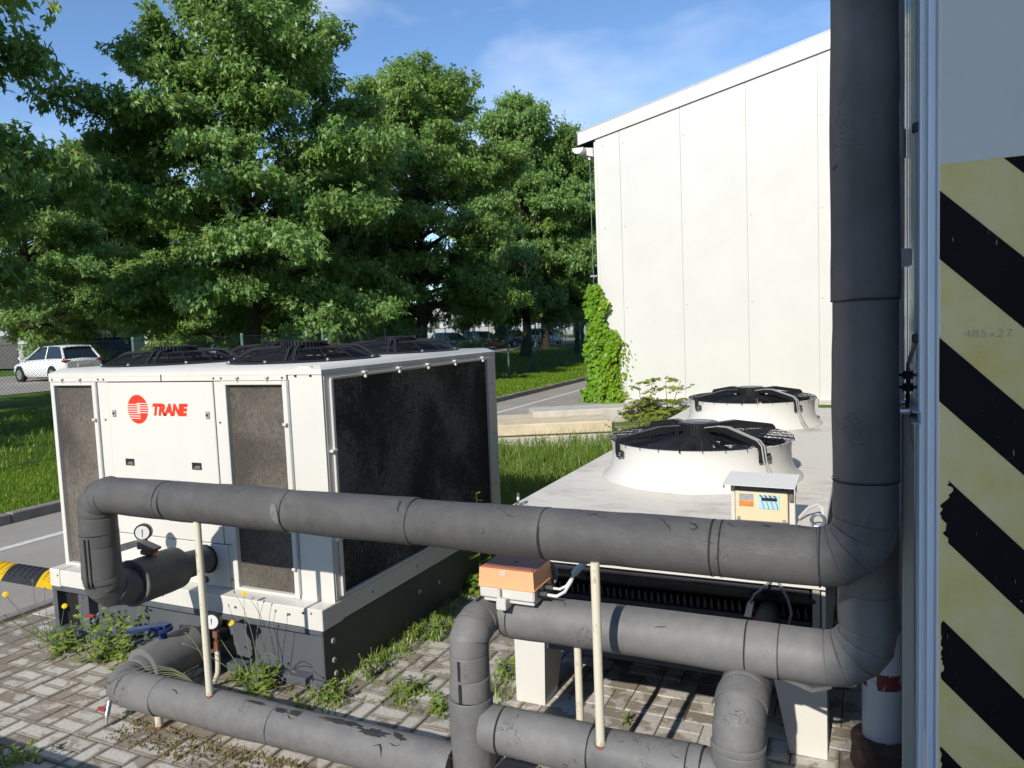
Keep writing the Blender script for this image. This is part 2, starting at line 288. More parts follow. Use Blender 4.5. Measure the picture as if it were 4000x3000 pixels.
# ------------------------------------------------------------------ mesh helpers
def frame(d):
    d = Vector(d).normalized(); a = Vector((0, 0, 1)) if abs(d.z) < 0.95 else Vector((1, 0, 0))
    u = d.cross(a).normalized(); return d, u, d.cross(u).normalized()
class MB:
    def __init__(s): s.v = []; s.f = []
    def add(s, vs, fs):
        o = len(s.v); s.v += [tuple(p) for p in vs]; s.f += [tuple(i + o for i in q) for q in fs]; return s
    def box(s, x0, x1, y0, y1, z0, z1, b=0.0):
        if b <= 0:
            vs = [(x, y, z) for x in (x0, x1) for y in (y0, y1) for z in (z0, z1)]
            return s.add(vs, [(0, 1, 3, 2), (4, 6, 7, 5), (0, 4, 5, 1), (2, 3, 7, 6), (0, 2, 6, 4), (1, 5, 7, 3)])
        b = min(b, (x1 - x0) * .45, (y1 - y0) * .45, (z1 - z0) * .45)
        X, Y, Z = (x0, x1), (y0, y1), (z0, z1); vs = []; idx = {}
        for i in (0, 1):
            for j in (0, 1):
                for k in (0, 1):
                    sx, sy, sz = (b if i == 0 else -b), (b if j == 0 else -b), (b if k == 0 else -b)
                    for ax in range(3):
                        idx[i, j, k, ax] = len(vs)
                        vs.append((X[i] + (0 if ax == 0 else sx), Y[j] + (0 if ax == 1 else sy), Z[k] + (0 if ax == 2 else sz)))
        fs = []
        for i in (0, 1): fs.append((idx[i, 0, 0, 0], idx[i, 1, 0, 0], idx[i, 1, 1, 0], idx[i, 0, 1, 0]))
        for i in (0, 1): fs.append((idx[0, i, 0, 1], idx[1, i, 0, 1], idx[1, i, 1, 1], idx[0, i, 1, 1]))
        for i in (0, 1): fs.append((idx[0, 0, i, 2], idx[1, 0, i, 2], idx[1, 1, i, 2], idx[0, 1, i, 2]))
        for i in (0, 1):
            for j in (0, 1):
                fs.append((idx[i, j, 0, 0], idx[i, j, 1, 0], idx[i, j, 1, 1], idx[i, j, 0, 1]))
                fs.append((idx[i, 0, j, 0], idx[i, 1, j, 0], idx[i, 1, j, 2], idx[i, 0, j, 2]))
                fs.append((idx[0, i, j, 1], idx[1, i, j, 1], idx[1, i, j, 2], idx[0, i, j, 2]))
        for i in (0, 1):
            for j in (0, 1):
                for k in (0, 1): fs.append((idx[i, j, k, 0], idx[i, j, k, 1], idx[i, j, k, 2]))
        return s.add(vs, fs)
    def obox(s, c, ax, sz, b=0.0):
        """box centred at c with axes ax (3 vectors) and full sizes sz"""
        t = MB().box(-sz[0] / 2, sz[0] / 2, -sz[1] / 2, sz[1] / 2, -sz[2] / 2, sz[2] / 2, b)
        A = [Vector(a).normalized() for a in ax]; c = Vector(c)
        return s.add([c + A[0] * p[0] + A[1] * p[1] + A[2] * p[2] for p in t.v], t.f)
    def cyl(s, p0, p1, r0, r1=None, n=16, caps=True, rad=0.0):
        r1 = r0 if r1 is None else r1; p0, p1 = Vector(p0), Vector(p1); d, u, w = frame(p1 - p0)
        st = [(p0, r0), (p1, r1)]
        if rad: st = [(p0, r0 - rad), (p0 + d * rad, r0), (p1 - d * rad, r1), (p1, r1 - rad)]
        vs = [p + (u * math.cos(t) + w * math.sin(t)) * r for p, r in st for t in [2 * math.pi * i / n for i in range(n)]]
        fs = [(k * n + i, k * n + (i + 1) % n, (k + 1) * n + (i + 1) % n, (k + 1) * n + i) for k in range(len(st) - 1) for i in range(n)]
        if caps: fs += [tuple(range(n - 1, -1, -1)), tuple((len(st) - 1) * n + i for i in range(n))]
        return s.add(vs, fs)
    def tube(s, pts, r, n=8, caps=True):
        pts = [Vector(p) for p in pts]; k = len(pts); rs = r if isinstance(r, (list, tuple)) else [r] * k
        d0 = (pts[1] - pts[0]).normalized(); _, u, _ = frame(d0); vs = []
        for i, p in enumerate(pts):
            d = (pts[min(i + 1, k - 1)] - pts[max(i - 1, 0)]).normalized()
            u = (u - d * u.dot(d)).normalized(); w = d.cross(u)
            vs += [p + (u * math.cos(t) + w * math.sin(t)) * rs[i] for t in [2 * math.pi * j / n for j in range(n)]]
        fs = [(a * n + j, a * n + (j + 1) % n, (a + 1) * n + (j + 1) % n, (a + 1) * n + j) for a in range(k - 1) for j in range(n)]
        if caps: fs += [tuple(range(n - 1, -1, -1)), tuple((k - 1) * n + j for j in range(n))]
        return s.add(vs, fs)
    def lathe(s, c, prof, n=48, cap0=False, cap1=False):
        c = Vector(c); vs = [(c.x + r * math.cos(2 * math.pi * i / n), c.y + r * math.sin(2 * math.pi * i / n), c.z + z) for r, z in prof for i in range(n)]
        fs = [(a * n + i, a * n + (i + 1) % n, (a + 1) * n + (i + 1) % n, (a + 1) * n + i) for a in range(len(prof) - 1) for i in range(n)]
        if cap0: fs.append(tuple(range(n)))
        if cap1: fs.append(tuple((len(prof) - 1) * n + i for i in range(n)))
        return s.add(vs, fs)
    def torus(s, c, nrm, RR, r, n=32, mm=6):
        c = Vector(c); d, u, w = frame(nrm); vs = []
        for i in range(n):
            t = 2 * math.pi * i / n; e = u * math.cos(t) + w * math.sin(t)
            vs += [c + e * (RR + r * math.cos(q)) + d * (r * math.sin(q)) for q in [2 * math.pi * j / mm for j in range(mm)]]
        return s.add(vs, [(i * mm + j, i * mm + (j + 1) % mm, ((i + 1) % n) * mm + (j + 1) % mm, ((i + 1) % n) * mm + j) for i in range(n) for j in range(mm)])
    def prism(s, poly, off):
        """polygon (list of 3d points) pushed by vector off"""
        off = Vector(off); n = len(poly); a = [Vector(p) for p in poly]
        return s.add(a + [p + off for p in a], [tuple(range(n)), tuple(range(2 * n - 1, n - 1, -1))] + [(i, (i + 1) % n, n + (i + 1) % n, n + i) for i in range(n)])
ROOT = {}
def mk(name, v, f, mat, smooth=35):
    me = bpy.data.meshes.new(name); me.from_pydata(v, [], f); me.materials.append(mat if not isinstance(mat, str) else MT[mat])
    if smooth:
        me.polygons.foreach_set('use_smooth', [True] * len(me.polygons)); me.set_sharp_from_angle(angle=math.radians(smooth))
    me.update(); return me
def tag(o, label=None, cat=None, group=None, kind=None):
    if label: o['label'] = label
    if cat: o['category'] = cat
    if group: o['group'] = group
    if kind: o['kind'] = kind
    return o
def thing(name, loc, label, cat, group=None):
    o = bpy.data.objects.new(name, None); COL.objects.link(o); o.location = loc; o.empty_display_size = 0.2
    ROOT[o.name] = Vector(loc); return tag(o, label, cat, group)
def part(name, mb, mat, parent=None, smooth=35, label=None):
    off = ROOT[parent.name] if parent is not None else Vector((0, 0, 0))
    v = [(p[0] - off.x, p[1] - off.y, p[2] - off.z) for p in mb.v]
    o = bpy.data.objects.new(name, mk(name, v, mb.f, mat, smooth)); COL.objects.link(o)
    if parent is not None: o.parent = parent
    ROOT[o.name] = off
    if label: o['label'] = label
    return o
def struct(name, mb, mat, smooth=35):
    o = part(name, mb, mat, None, smooth); o['kind'] = 'structure'; return o
def single(name, mb, mat, label, cat, group=None, smooth=35):
    c = np.array(mb.v); lo = c.min(0); hi = c.max(0); loc = Vector(((lo[0] + hi[0]) / 2, (lo[1] + hi[1]) / 2, lo[2]))
    v = [(p[0] - loc.x, p[1] - loc.y, p[2] - loc.z) for p in mb.v]
    o = bpy.data.objects.new(name, mk(name, v, mb.f, mat, smooth)); COL.objects.link(o); o.location = loc; ROOT[o.name] = loc
    return tag(o, label, cat, group)
def npmesh(name, V, F, rnd, mat):
    """V (n,3), F (m,3) triangles, rnd per face -> mesh"""
    me = bpy.data.meshes.new(name); nv, nf = len(V), len(F)
    me.vertices.add(nv); me.vertices.foreach_set('co', np.ascontiguousarray(V, dtype=np.float32).ravel())
    me.loops.add(nf * 3); me.loops.foreach_set('vertex_index', np.ascontiguousarray(F, dtype=np.int32).ravel())
    me.polygons.add(nf); me.polygons.foreach_set('loop_start', np.arange(0, nf * 3, 3, dtype=np.int32))
    if rnd is not None:
        at = me.attributes.new('rnd', 'FLOAT', 'FACE'); at.data.foreach_set('value', np.ascontiguousarray(rnd, dtype=np.float32))
    me.materials.append(MT[mat] if isinstance(mat, str) else mat); me.update(calc_edges=True); return me
def npobj(name, me, parent=None, loc=(0, 0, 0)):
    o = bpy.data.objects.new(name, me); COL.objects.link(o); o.parent = parent; o.location = loc; ROOT[o.name] = Vector(loc); return o
def text_mesh(txt, size, bold=0.0, shear=0.0, ext=0.0):
    cu = bpy.data.curves.new('lettering', 'FONT'); cu.body = txt; cu.size = size; cu.offset = bold; cu.shear = shear; cu.extrude = ext
    cu.align_x = 'CENTER'; cu.align_y = 'CENTER'; cu.resolution_u = 4
    o = bpy.data.objects.new('lettering', cu); COL.objects.link(o); bpy.context.view_layer.update()
    me = bpy.data.meshes.new_from_object(o.evaluated_get(bpy.context.evaluated_depsgraph_get())); bpy.data.objects.remove(o)
    v = [tuple(p.co) for p in me.vertices]; f = [tuple(p.vertices) for p in me.polygons]; bpy.data.meshes.remove(me); return v, f
def front_text(txt, x, y, z, size, width=None, bold=0.0, shear=0.0):
    """lettering on a wall that faces -Y, centred at x,z"""
    v, f = text_mesh(txt, size, bold, shear); xs = [p[0] for p in v]; ys = [p[1] for p in v]
    k = 1 if width is None else width / (max(xs) - min(xs)); cx = (max(xs) + min(xs)) / 2; cy = (max(ys) + min(ys)) / 2
    mb = MB(); mb.add([(x + (p[0] - cx) * k, y, z + (p[1] - cy)) for p in v], f); return mb

# ------------------------------------------------------------------ setting: ground, road, kerb, pavement
def sm(t): t = np.clip(t, 0, 1); return t * t * (3 - 2 * t)
def hgt(x, y):
    x = np.asarray(x, float); y = np.asarray(y, float)
    lo = np.where(x > -8.56, -0.035, 0.085)
    return lo + 0.25 * sm((-14 - x) / 12) * sm((40 - y) / 16)
xs = np.concatenate([np.linspace(-400, -60, 12), np.linspace(-56, -8.62, 60), [-8.55], np.linspace(-8.5, 12, 12), np.linspace(30, 300, 6)])
ys = np.concatenate([np.linspace(-200, -20, 8), np.linspace(-14, 60, 60), np.linspace(70, 700, 14)])
XX, YY = np.meshgrid(xs, ys); ZZ = hgt(XX, YY); nx = len(xs)
mb = MB(); mb.v = [tuple(p) for p in np.stack([XX, YY, ZZ], -1).reshape(-1, 3)]
mb.f = [(j * nx + i, j * nx + i + 1, (j + 1) * nx + i + 1, (j + 1) * nx + i) for j in range(len(ys) - 1) for i in range(nx - 1)]
ground = struct('ground', mb, 'ground', 0)
def sheet(name, x0, x1, y0, y1, z, mat, drape=False, nx_=2, ny_=2):
    gx, gy = np.meshgrid(np.linspace(x0, x1, nx_), np.linspace(y0, y1, ny_)); gz = (hgt(gx, gy) if drape else 0 * gx) + z
    q = MB(); q.v = [tuple(p) for p in np.stack([gx, gy, gz], -1).reshape(-1, 3)]
    q.f = [(j * nx_ + i, j * nx_ + i + 1, (j + 1) * nx_ + i + 1, (j + 1) * nx_ + i) for j in range(ny_ - 1) for i in range(nx_ - 1)]
    return struct(name, q, mat, 0)
road = sheet('road', -8.5, -5.66, -40, 75, 0.0, 'asphalt')
ln = part('painted_line', MB().add([(-7.70, -40, .004), (-7.59, -40, .004), (-7.26, 75, .004), (-7.38, 75, .004)], [(0, 1, 2, 3)]), 'roadpaint', road, 0)
struct('side_road', (lambda q: q)(MB()), 'asphalt') if False else None
sheet('side_road', -41, -25.5, -30, 30, 0.02, 'asphalt', True, 12, 30)
sheet('parking_lot', -75, -24, 47.5, 96, 0.03, 'asphalt', True, 20, 20)
kerb = struct('kerb', MB().box(-8.60, -8.51, -40, 75, -0.10, 0.02), 'kerb')
me = None
for k in range(46):
    y0 = 1.0 + k; q = MB().box(-8.62, -8.5, y0 + .004, y0 + .996, -0.06, 0.118 + R.uniform(-.006, .006), 0.012); o = part('kerb_stone', q, 'kerb', kerb)
# pavement edge kerb along the road side
edge = struct('pavement_edge', MB().box(-5.64, -5.58, -6, 9, -0.08, -0.01), 'kerb')
for k in range(9):
    part('edge_stone', MB().box(-5.66, -5.565, .6 + k, 1.594 + k, -0.06, 0.008 + R.uniform(-.003, .003), 0.008), 'kerb', edge)
pav = struct('pavement', MB().add([(-5.57, -4, -.007), (0.6, -4, -.007), (0.6, 5.6, -.007), (-5.57, 5.6, -.007)], [(0, 1, 2, 3)]), 'soil', 0)
struct('platform_kerb', MB().box(-9, -2.6, 1.93, 2.045, -.08, .03, .01), 'concrete')
tiles = []
for r_ in range(-4, 17):
    y0 = 2.31 + 0.2 * r_
    for k in range(-30, 30):
        xb = -3.90 + 0.1 * r_ + 0.3 * k
        for (a, b, c_, d) in ((xb, xb + .1, y0, y0 + .2), (xb + .1, xb + .3, y0, y0 + .1), (xb + .1, xb + .3, y0 + .1, y0 + .2)):
            cx, cy = (a + b) / 2, (c_ + d) / 2
            if not (-5.55 < cx < 0.25 and 1.5 < cy < 5.55): continue
            if -4.85 < cx < -2.78 and 3.25 < cy < 5.3: continue      # under the chiller
            c2 = Vector((cx, cy, -1.95)); cv = Vector((c2.dot(right), c2.dot(up), -c2.dot(back)))
            vis = cv.z > 0.2 and abs(cv.x / cv.z) < .72 and cv.y / cv.z > -.56
            tiles.append((0 if vis else 1, cv.z * (1.6 if cx > -1.6 or cy > 4.3 else 1), cx, cy, (b - a) > .15))
tiles.sort()
PM = []
for k in range(5):
    q = MB().box(-.0975, .0975, -.0475, .0475, -.06, 0, .0035); PM.append(mk('paver', q.v, q.f, 'paver', 30))
for t in tiles[:300]:
    o = bpy.data.objects.new('paver', R.choice(PM)); COL.objects.link(o); o.parent = pav
    o.location = (t[2] + R.uniform(-.0012, .0012), t[3] + R.uniform(-.0012, .0012), R.uniform(-.0018, .0018))
    o.rotation_euler = (R.uniform(-.005, .005), R.uniform(-.005, .005), (0 if t[4] else math.pi / 2) + R.uniform(-.008, .008))
q = MB(); rn = []
for t in tiles[300:]:
    hx, hy = (.0975, .0475) if t[4] else (.0475, .0975); z = R.uniform(-.002, .002); f0 = len(q.f)
    q.box(t[2] - hx, t[2] + hx, t[3] - hy, t[3] + hy, -.06, z, .0035); rn += [R.random()] * (len(q.f) - f0)
o = part('paver', q, 'paverstuff', pav, 30); o['kind'] = 'stuff'
at = o.data.attributes.new('rnd', 'FLOAT', 'FACE'); at.data.foreach_set('value', rn)

# ------------------------------------------------------------------ TRANE style chiller with brown coils
CX0, CX1, CY0, CY1, CZ0, CZ1 = -4.965, -2.67, 3.255, 5.375, 0.334, 1.733
ch = thing('air_cooled_chiller', (-3.82, 4.3, 0), 'cream boxy chiller with red TRANE logo and black roof fans', 'chiller')
# plinth: channel frame
q = MB().box(CX0 + .02, CX1 - .012, 3.20, CY1 - .02, .004, .325); part('plinth', q, 'slate', ch)
part('plinth_top_flange', MB().box(CX0, CX1 - .004, 3.135, 3.199, .300, .331, .004), 'slate', ch)
part('plinth_foot_flange', MB().box(CX0, CX1 - .004, 3.115, 3.199, .004, .050, .004), 'slate', ch)
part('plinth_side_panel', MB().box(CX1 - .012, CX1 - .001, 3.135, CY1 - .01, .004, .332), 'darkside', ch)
part('plinth_corner_post', MB().box(-2.76, CX1 - .013, 3.136, 3.199, .052, .298), 'slate', ch)
for x in (-4.955, -4.70): part('plinth_post', MB().box(x, x + .04 if x < -4.9 else x + .10, 3.136, 3.199, .052, .298), 'slate', ch)
part('plinth_recess', MB().box(-4.90, -4.72, 3.190, 3.1985, .055, .295), 'darkinside', ch)
for y, z in ((3.21, .25), (3.21, .14), (3.22, .06), (4.1, .22), (4.35, .20), (5.1, .2)):
    part('plinth_bolt', MB().cyl((CX1 - .002, y, z), (CX1 + .010, y, z), .016, n=12, rad=.003), 'steelgrey', ch)
# base rail
part('base_rail', MB().box(CX0 + .004, CX1 - .002, 3.137, 3.30, .334, .443, .005), 'cream', ch)
part('side_base_rail', MB().box(CX1 - .10, CX1, 3.301, CY1, .334, .455, .005), 'cream', ch)
part('rail_end_cover', MB().box(CX0, CX0 + .10, 3.130, 3.29, .330, .450, .004), 'cream', ch)
part('rail_corner_cover', MB().box(CX1 - .12, CX1 + .004, 3.130, 3.31, .330, .450, .004), 'cream', ch)
# body core (dark inside)
part('inner_casing', MB().box(CX0 + .03, CX1 - .03, CY0 + .03, CY1 - .02, .44, 1.70), 'darkinside', ch)
# front: frames, coils, doors, panels
def fbox(name, x0, x1, z0, z1, y0, y1, mat, b=.003, par=None): return part(name, MB().box(x0, x1, y0, y1, z0, z1, b), mat, par or ch)
c1 = fbox('front_coil', -4.925, -4.545, .455, 1.685, CY0 + .018, CY0 + .04, 'coilfront', 0)
c2 = fbox('front_coil', -3.375, -2.95, .455, 1.685, CY0 + .018, CY0 + .04, 'coilfront', 0)
for (a, b) in ((-4.925, -4.545), (-3.375, -2.95)):
    fbox('coil_frame_bar', a - .035, a, .444, 1.695, CY0 - .012, CY0 + .03, 'cream')
    fbox('coil_frame_bar', b, b + .035, .444, 1.695, CY0 - .012, CY0 + .03, 'cream')
    fbox('coil_frame_rail', a, b, 1.672, 1.6945, CY0 - .013, CY0 + .03, 'cream')
    fbox('coil_frame_rail', a, b, .444, .462, CY0 - .014, CY0 + .03, 'cream')
    for z in (.62, 1.02, 1.45): part('coil_clip', MB().box(b + .006, b + .030, CY0 - .034, CY0 - .012, z - .008, z + .008, .003), 'cream', ch)
    for x in (a + .1, b - .1):
        part('coil_clip', MB().box(x - .014, x + .014, CY0 - .030, CY0 - .014, 1.712, 1.722, .002).box(x - .006, x + .002, CY0 - .026, CY0 - .014, 1.695, 1.712, .001), 'cream', ch)
    part('frame_seam', MB().cyl((b + .045, CY0 - .010, .47), (b + .045, CY0 - .010, 1.70), .006, n=8), 'steelgrey', ch)
fbox('left_stile', -4.508, -4.402, .444, 1.725, CY0 - .004, CY0 + .03, 'cream')
door = fbox('access_door', -4.398, -3.479, .714, 1.690, CY0 - .010, CY0 + .02, 'cream', .004)
fbox('lower_panel', -4.398, -3.452, .444, .708, CY0 - .007, CY0 + .02, 'cream', .004)
fbox('right_stile', -3.474, -3.413, .714, 1.725, CY0 - .004, CY0 + .03, 'cream')
fbox('right_lower_stile', -3.448, -3.413, .444, .711, CY0 - .004, CY0 + .03, 'cream')
for x, z in ((-4.345, 1.494), (-3.530, 1.493)):
    k = part('door_lock', MB().box(x - .016, x + .016, CY0 - .017, CY0 - .010, z - .022, z + .022, .004), 'steelgrey', door)
    part('key_hole', MB().cyl((x, CY0 - .0195, z), (x, CY0 - .016, z), .008, n=12), 'blackplastic', door)
for x, z in ((-4.236, 1.182), (-3.651, 1.180)):
    part('recess_handle', MB().box(x - .040, x + .040, CY0 - .0125, CY0 - .010, z - .022, z + .022, .001), 'blackplastic', door)
    part('handle_scoop', MB().add([(x - .030, CY0 - .0132, z - .016), (x + .030, CY0 - .0132, z - .016), (x + .030, CY0 - .0132, z + .004), (x - .006, CY0 - .0132, z + .004)], [(0, 1, 2, 3)]), 'panelgrey', door, 0)
part('cable_port', MB().cyl((-3.545, CY0 - .014, .42), (-3.545, CY0 - .004, .42), .022, n=20, rad=.003), 'blackplastic', ch) if False else None
part('cable_port', MB().cyl((-3.646, CY0 - .014, .478), (-3.646, CY0 - .007, .478), .022, n=20, rad=.002), 'blackplastic', ch)
# corner post with pointed head
zt = 1.775
part('corner_post', MB().prism([(-2.905, CY0 - .006, .444), (CX1, CY0 - .006, .444), (CX1, CY0 - .006, 1.728), (CX1 - .085, CY0 - .006, zt), (-2.82, CY0 - .006, zt), (-2.905, CY0 - .006, 1.722)], (0, .05, 0)), 'cream', ch)
for x in (-2.85, -2.745): part('rivet', MB().cyl((x, CY0 - .010, 1.722), (x, CY0 - .004, 1.722), .008, n=10), 'blackplastic', ch)
# roof cap: chamfered fascia on all sides
ro = MB(); ins = .055
ring = lambda e, z: [(CX0 - .004 + e, CY0 - .012 + e, z), (CX1 + .004 - e, CY0 - .012 + e, z), (CX1 + .004 - e, CY1 - e, z), (CX0 - .004 + e, CY1 - e, z)]
ro.add(ring(0, 1.728) + ring(0, 1.752) + ring(ins, 1.783), [(0, 1, 5, 4), (1, 2, 6, 5), (2, 3, 7, 6), (3, 0, 4, 7), (4, 5, 9, 8), (5, 6, 10, 9), (6, 7, 11, 10), (7, 4, 8, 11), (8, 9, 10, 11), (0, 3, 2, 1)])
roof = part('roof_cap', ro, 'cream', ch)
part('fascia', MB().box(CX0 - .002, -3.90, CY0 - .014, CY0 + .02, 1.697, 1.727, .002), 'cream', ch)
part('fascia', MB().box(-3.895, -2.91, CY0 - .014, CY0 + .02, 1.729, 1.7275 + .001, .0), 'cream', ch) if False else None
part('fascia', MB().box(-3.894, -2.912, CY0 - .014, CY0 + .02, 1.697, 1.727, .002), 'cream', ch)
part('roof_seam', MB().prism([(-3.90, CY0 - .0155, 1.697), (-3.893, CY0 - .0155, 1.697), (-3.893, CY0 - .0155, 1.737), (-3.90, CY0 - .0155, 1.737)], (0, .004, 0)), 'darkinside', ch)
for x in (-4.93, -4.47, -4.42, -3.46, -3.40, -2.94): part('screw', MB().cyl((x, CY0 - .0175, 1.712), (x, CY0 - .013, 1.712), .007, n=8), 'screw', ch)
for x, z in ((-3.38, .50), (-3.40, .66), (-3.40, .58), (-4.44, 1.45), (-3.44, 1.45), (-3.43, .50)): part('screw', MB().cyl((x, CY0 - .010, z), (x, CY0 - .003, z), .006, n=8), 'screw', ch)
for x, z in ((-2.80, .42), (-2.74, .425), (-2.9, .40), (-4.88, .41), (-3.9, .39), (-3.3, .39)): part('screw', MB().cyl((x, 3.127, z), (x, 3.139, z), .006, n=8), 'screw', ch)
# right side: coil, frame
part('side_coil', MB().box(CX1 - .03, CX1 - .018, 3.335, 5.235, .475, 1.690), 'coilside', ch)
part('side_frame_bar', MB().box(CX1 - .04, CX1 + .002, 3.262, 3.333, .456, 1.697, .003), 'cream', ch)
part('side_frame_rod', MB().box(CX1 + .003, CX1 + .018, 3.302, 3.328, .47, 1.70, .004), 'whitepaint', ch)
part('side_frame_bar', MB().box(CX1 - .04, CX1 + .002, 5.237, CY1, .456, 1.697, .003), 'cream', ch)
part('side_frame_rail', MB().box(CX1 - .04, CX1 + .003, 3.262, CY1, 1.692, 1.727, .003), 'cream', ch)
part('side_frame_rail', MB().box(CX1 - .04, CX1 + .001, 3.334, 5.236, .456, .474, .003), 'cream', ch)
part('side_top_rod', MB().box(CX1 + .004, CX1 + .012, 3.31, 5.28, 1.700, 1.708, .002), 'cream', ch)
for y in (3.62, 3.98, 4.33, 4.70, 5.13): part('coil_clip', MB().box(CX1 + .005, CX1 + .030, y - .018, y + .018, 1.708, 1.722, .003).box(CX1 + .006, CX1 + .026, y - .004, y + .012, 1.682, 1.708, .002), 'whitepaint', ch)
for y in (3.6, 4.1, 4.6, 5.0):
    part('rail_hole', MB().cyl((CX1 - .001, y, .392), (CX1 + .002, y, .392), .007, n=8), 'blackplastic', ch)
for y, z in ((3.29, .80), (3.29, 1.3)): part('coil_clip', MB().box(CX1 + .003, CX1 + .028, y - .016, y + .03, z - .008, z + .008, .003), 'whitepaint', ch)
for z in (1.5, 1.1, .7): part('screw', MB().cyl((CX1, 5.30, z), (CX1 + .006, 5.30, z), .007, n=8), 'screw', ch)
part('back_panel', MB().box(CX0 + .02, CX1 - .02, CY1 - .018, CY1 - .004, .456, 1.727), 'cream', ch)
part('left_coil', MB().box(CX0 + .012, CX0 + .028, 3.335, 5.30, .475, 1.690), 'coilside', ch)
for y in (3.262, 5.30): part('left_frame_bar', MB().box(CX0, CX0 + .03, y, y + .07, .456, 1.697, .003), 'cream', ch)
# logo
lg = bpy.data.objects.new('brand_logo', None)
def disc(x, z, r, y, n=48): return MB().add([(x + r * math.cos(2 * math.pi * i / n), y, z + r * math.sin(2 * math.pi * i / n)) for i in range(n)], [tuple(range(n))])
lx, lz, lr = -4.127, 1.522, .0915; ly = CY0 - .0112
lgo = part('logo_disc', disc(lx, lz, lr, ly), 'red', door, 0)
st = MB()
for k in range(7):
    z = lz + .030 - k * .0145; hw = math.sqrt(lr * lr - (z - lz) ** 2) if abs(z - lz) < lr else 0
    zr = z + .0072; hr = math.sqrt(max(0, lr * lr - (zr - lz) ** 2))
    if k < 7: st.add([(lx - hw, ly - .0006, z - .0028), (lx + .022, ly - .0006, z - .0028), (lx + .022, ly - .0006, z + .0028), (lx - hw, ly - .0006, z + .0028)], [(0, 1, 2, 3)])
    if k < 5: st.add([(lx - .004, ly - .0010, zr - .0026), (lx + hr, ly - .0010, zr - .0026), (lx + hr, ly - .0010, zr + .0026), (lx - .004, ly - .0010, zr + .0026)], [(0, 1, 2, 3)])
part('logo_stripes', st, 'cream', door, 0)
part('logo_lettering', front_text('TRANE', -3.842, ly, 1.522, .094, .305, .0062, .25), 'red', door, 0)
# roof fans
def roof_fan(x, y):
    z0 = 1.784
    fan = part('fan', MB().lathe((x, y, z0), [(.30, .002), (.475, .002), (.478, .006), (.46, .012), (.44, .012)], 40), 'blackplastic', ch)
    part('fan_well', MB().lathe((x, y, z0), [(.445, .012), (.0, .010)], 40), 'darkinside', fan)
    prof = lambda t: (.455 - .135 * t, .012 + .062 * t)
    g = MB()
    for k in range(9):
        r, z = prof(k / 8); g.torus((x, y, z0 + z), (0, 0, 1), r, .0024, 40, 4)
    for k in range(7): g.torus((x, y, z0 + .074 + k * .0012), (0, 0, 1), .30 - k * .024, .0022, 36, 4)
    part('guard_rings', g, 'blackplastic', fan)
    g = MB()
    for k in range(16):
        a = 2 * math.pi * (k + .5) / 16; c, s_ = math.cos(a), math.sin(a)
        g.tube([(x + .457 * c, y + .457 * s_, z0 + .010), (x + .322 * c, y + .322 * s_, z0 + .077), (x + .13 * c, y + .13 * s_, z0 + .085)], .0034, 5)
    part('guard_ribs', g, 'blackplastic', fan)
    g = MB()
    for k in range(4):
        a = math.pi / 2 * k + .5
        for da in (-.055, .055):
            c, s_ = math.cos(a + da), math.sin(a + da); t = Vector((-s_, c, 0))
            P = [Vector((x + r * c, y + r * s_, z0 + z)) for r, z in ((.468, .006), (.350, .084), (.310, .094), (.12, .101))]
            vs = []
            for p in P: vs += [p - t * .008, p + t * .008, p + t * .008 - Vector((0, 0, .012)), p - t * .008 - Vector((0, 0, .012))]
            g.add(vs, [(i * 4 + j, i * 4 + (j + 1) % 4, i * 4 + 4 + (j + 1) % 4, i * 4 + 4 + j) for i in range(3) for j in range(4)])
    part('motor_arms', g, 'blackplastic', fan)
    mo = MB().lathe((x, y, z0), [(.135, .045), (.135, .115), (.125, .121), (.0, .121)], 36)
    for k in range(40):
        a = 2 * math.pi * k / 40; mo.obox((x + .138 * math.cos(a), y + .138 * math.sin(a), z0 + .084), [(math.cos(a), math.sin(a), 0), (-math.sin(a), math.cos(a), 0), (0, 0, 1)], (.016, .008, .072))
    part('motor', mo, 'blackmetal', fan)
    bl = MB()
    for k in range(6):
        a = 2 * math.pi * k / 6 + .3; c, s_ = math.cos(a), math.sin(a); t = Vector((-s_, c, 0)); e = Vector((c, s_, 0)); o_ = Vector((x, y, z0))
        bl.add([o_ + e * .13 - t * .06 + Vector((0, 0, .028)), o_ + e * .40 - t * .14 + Vector((0, 0, .032)), o_ + e * .41 + t * .08 + Vector((0, 0, .018)), o_ + e * .13 + t * .05 + Vector((0, 0, .016))], [(0, 1, 2, 3)])
    part('fan_blades', bl, 'blackplastic', fan)
    g = MB()
    for k in range(8):
        a = math.pi / 4 * k + .2; g.cyl((x + .465 * math.cos(a), y + .465 * math.sin(a), z0 + .008), (x + .465 * math.cos(a), y + .465 * math.sin(a), z0 + .020), .011, n=8)
    o = part('fan_bolts', g, 'steel', fan); o['kind'] = 'stuff'
for (x, y) in ((-4.40, 3.80), (-3.245, 3.80), (-4.40, 4.85), (-3.245, 4.85)): roof_fan(x, y)

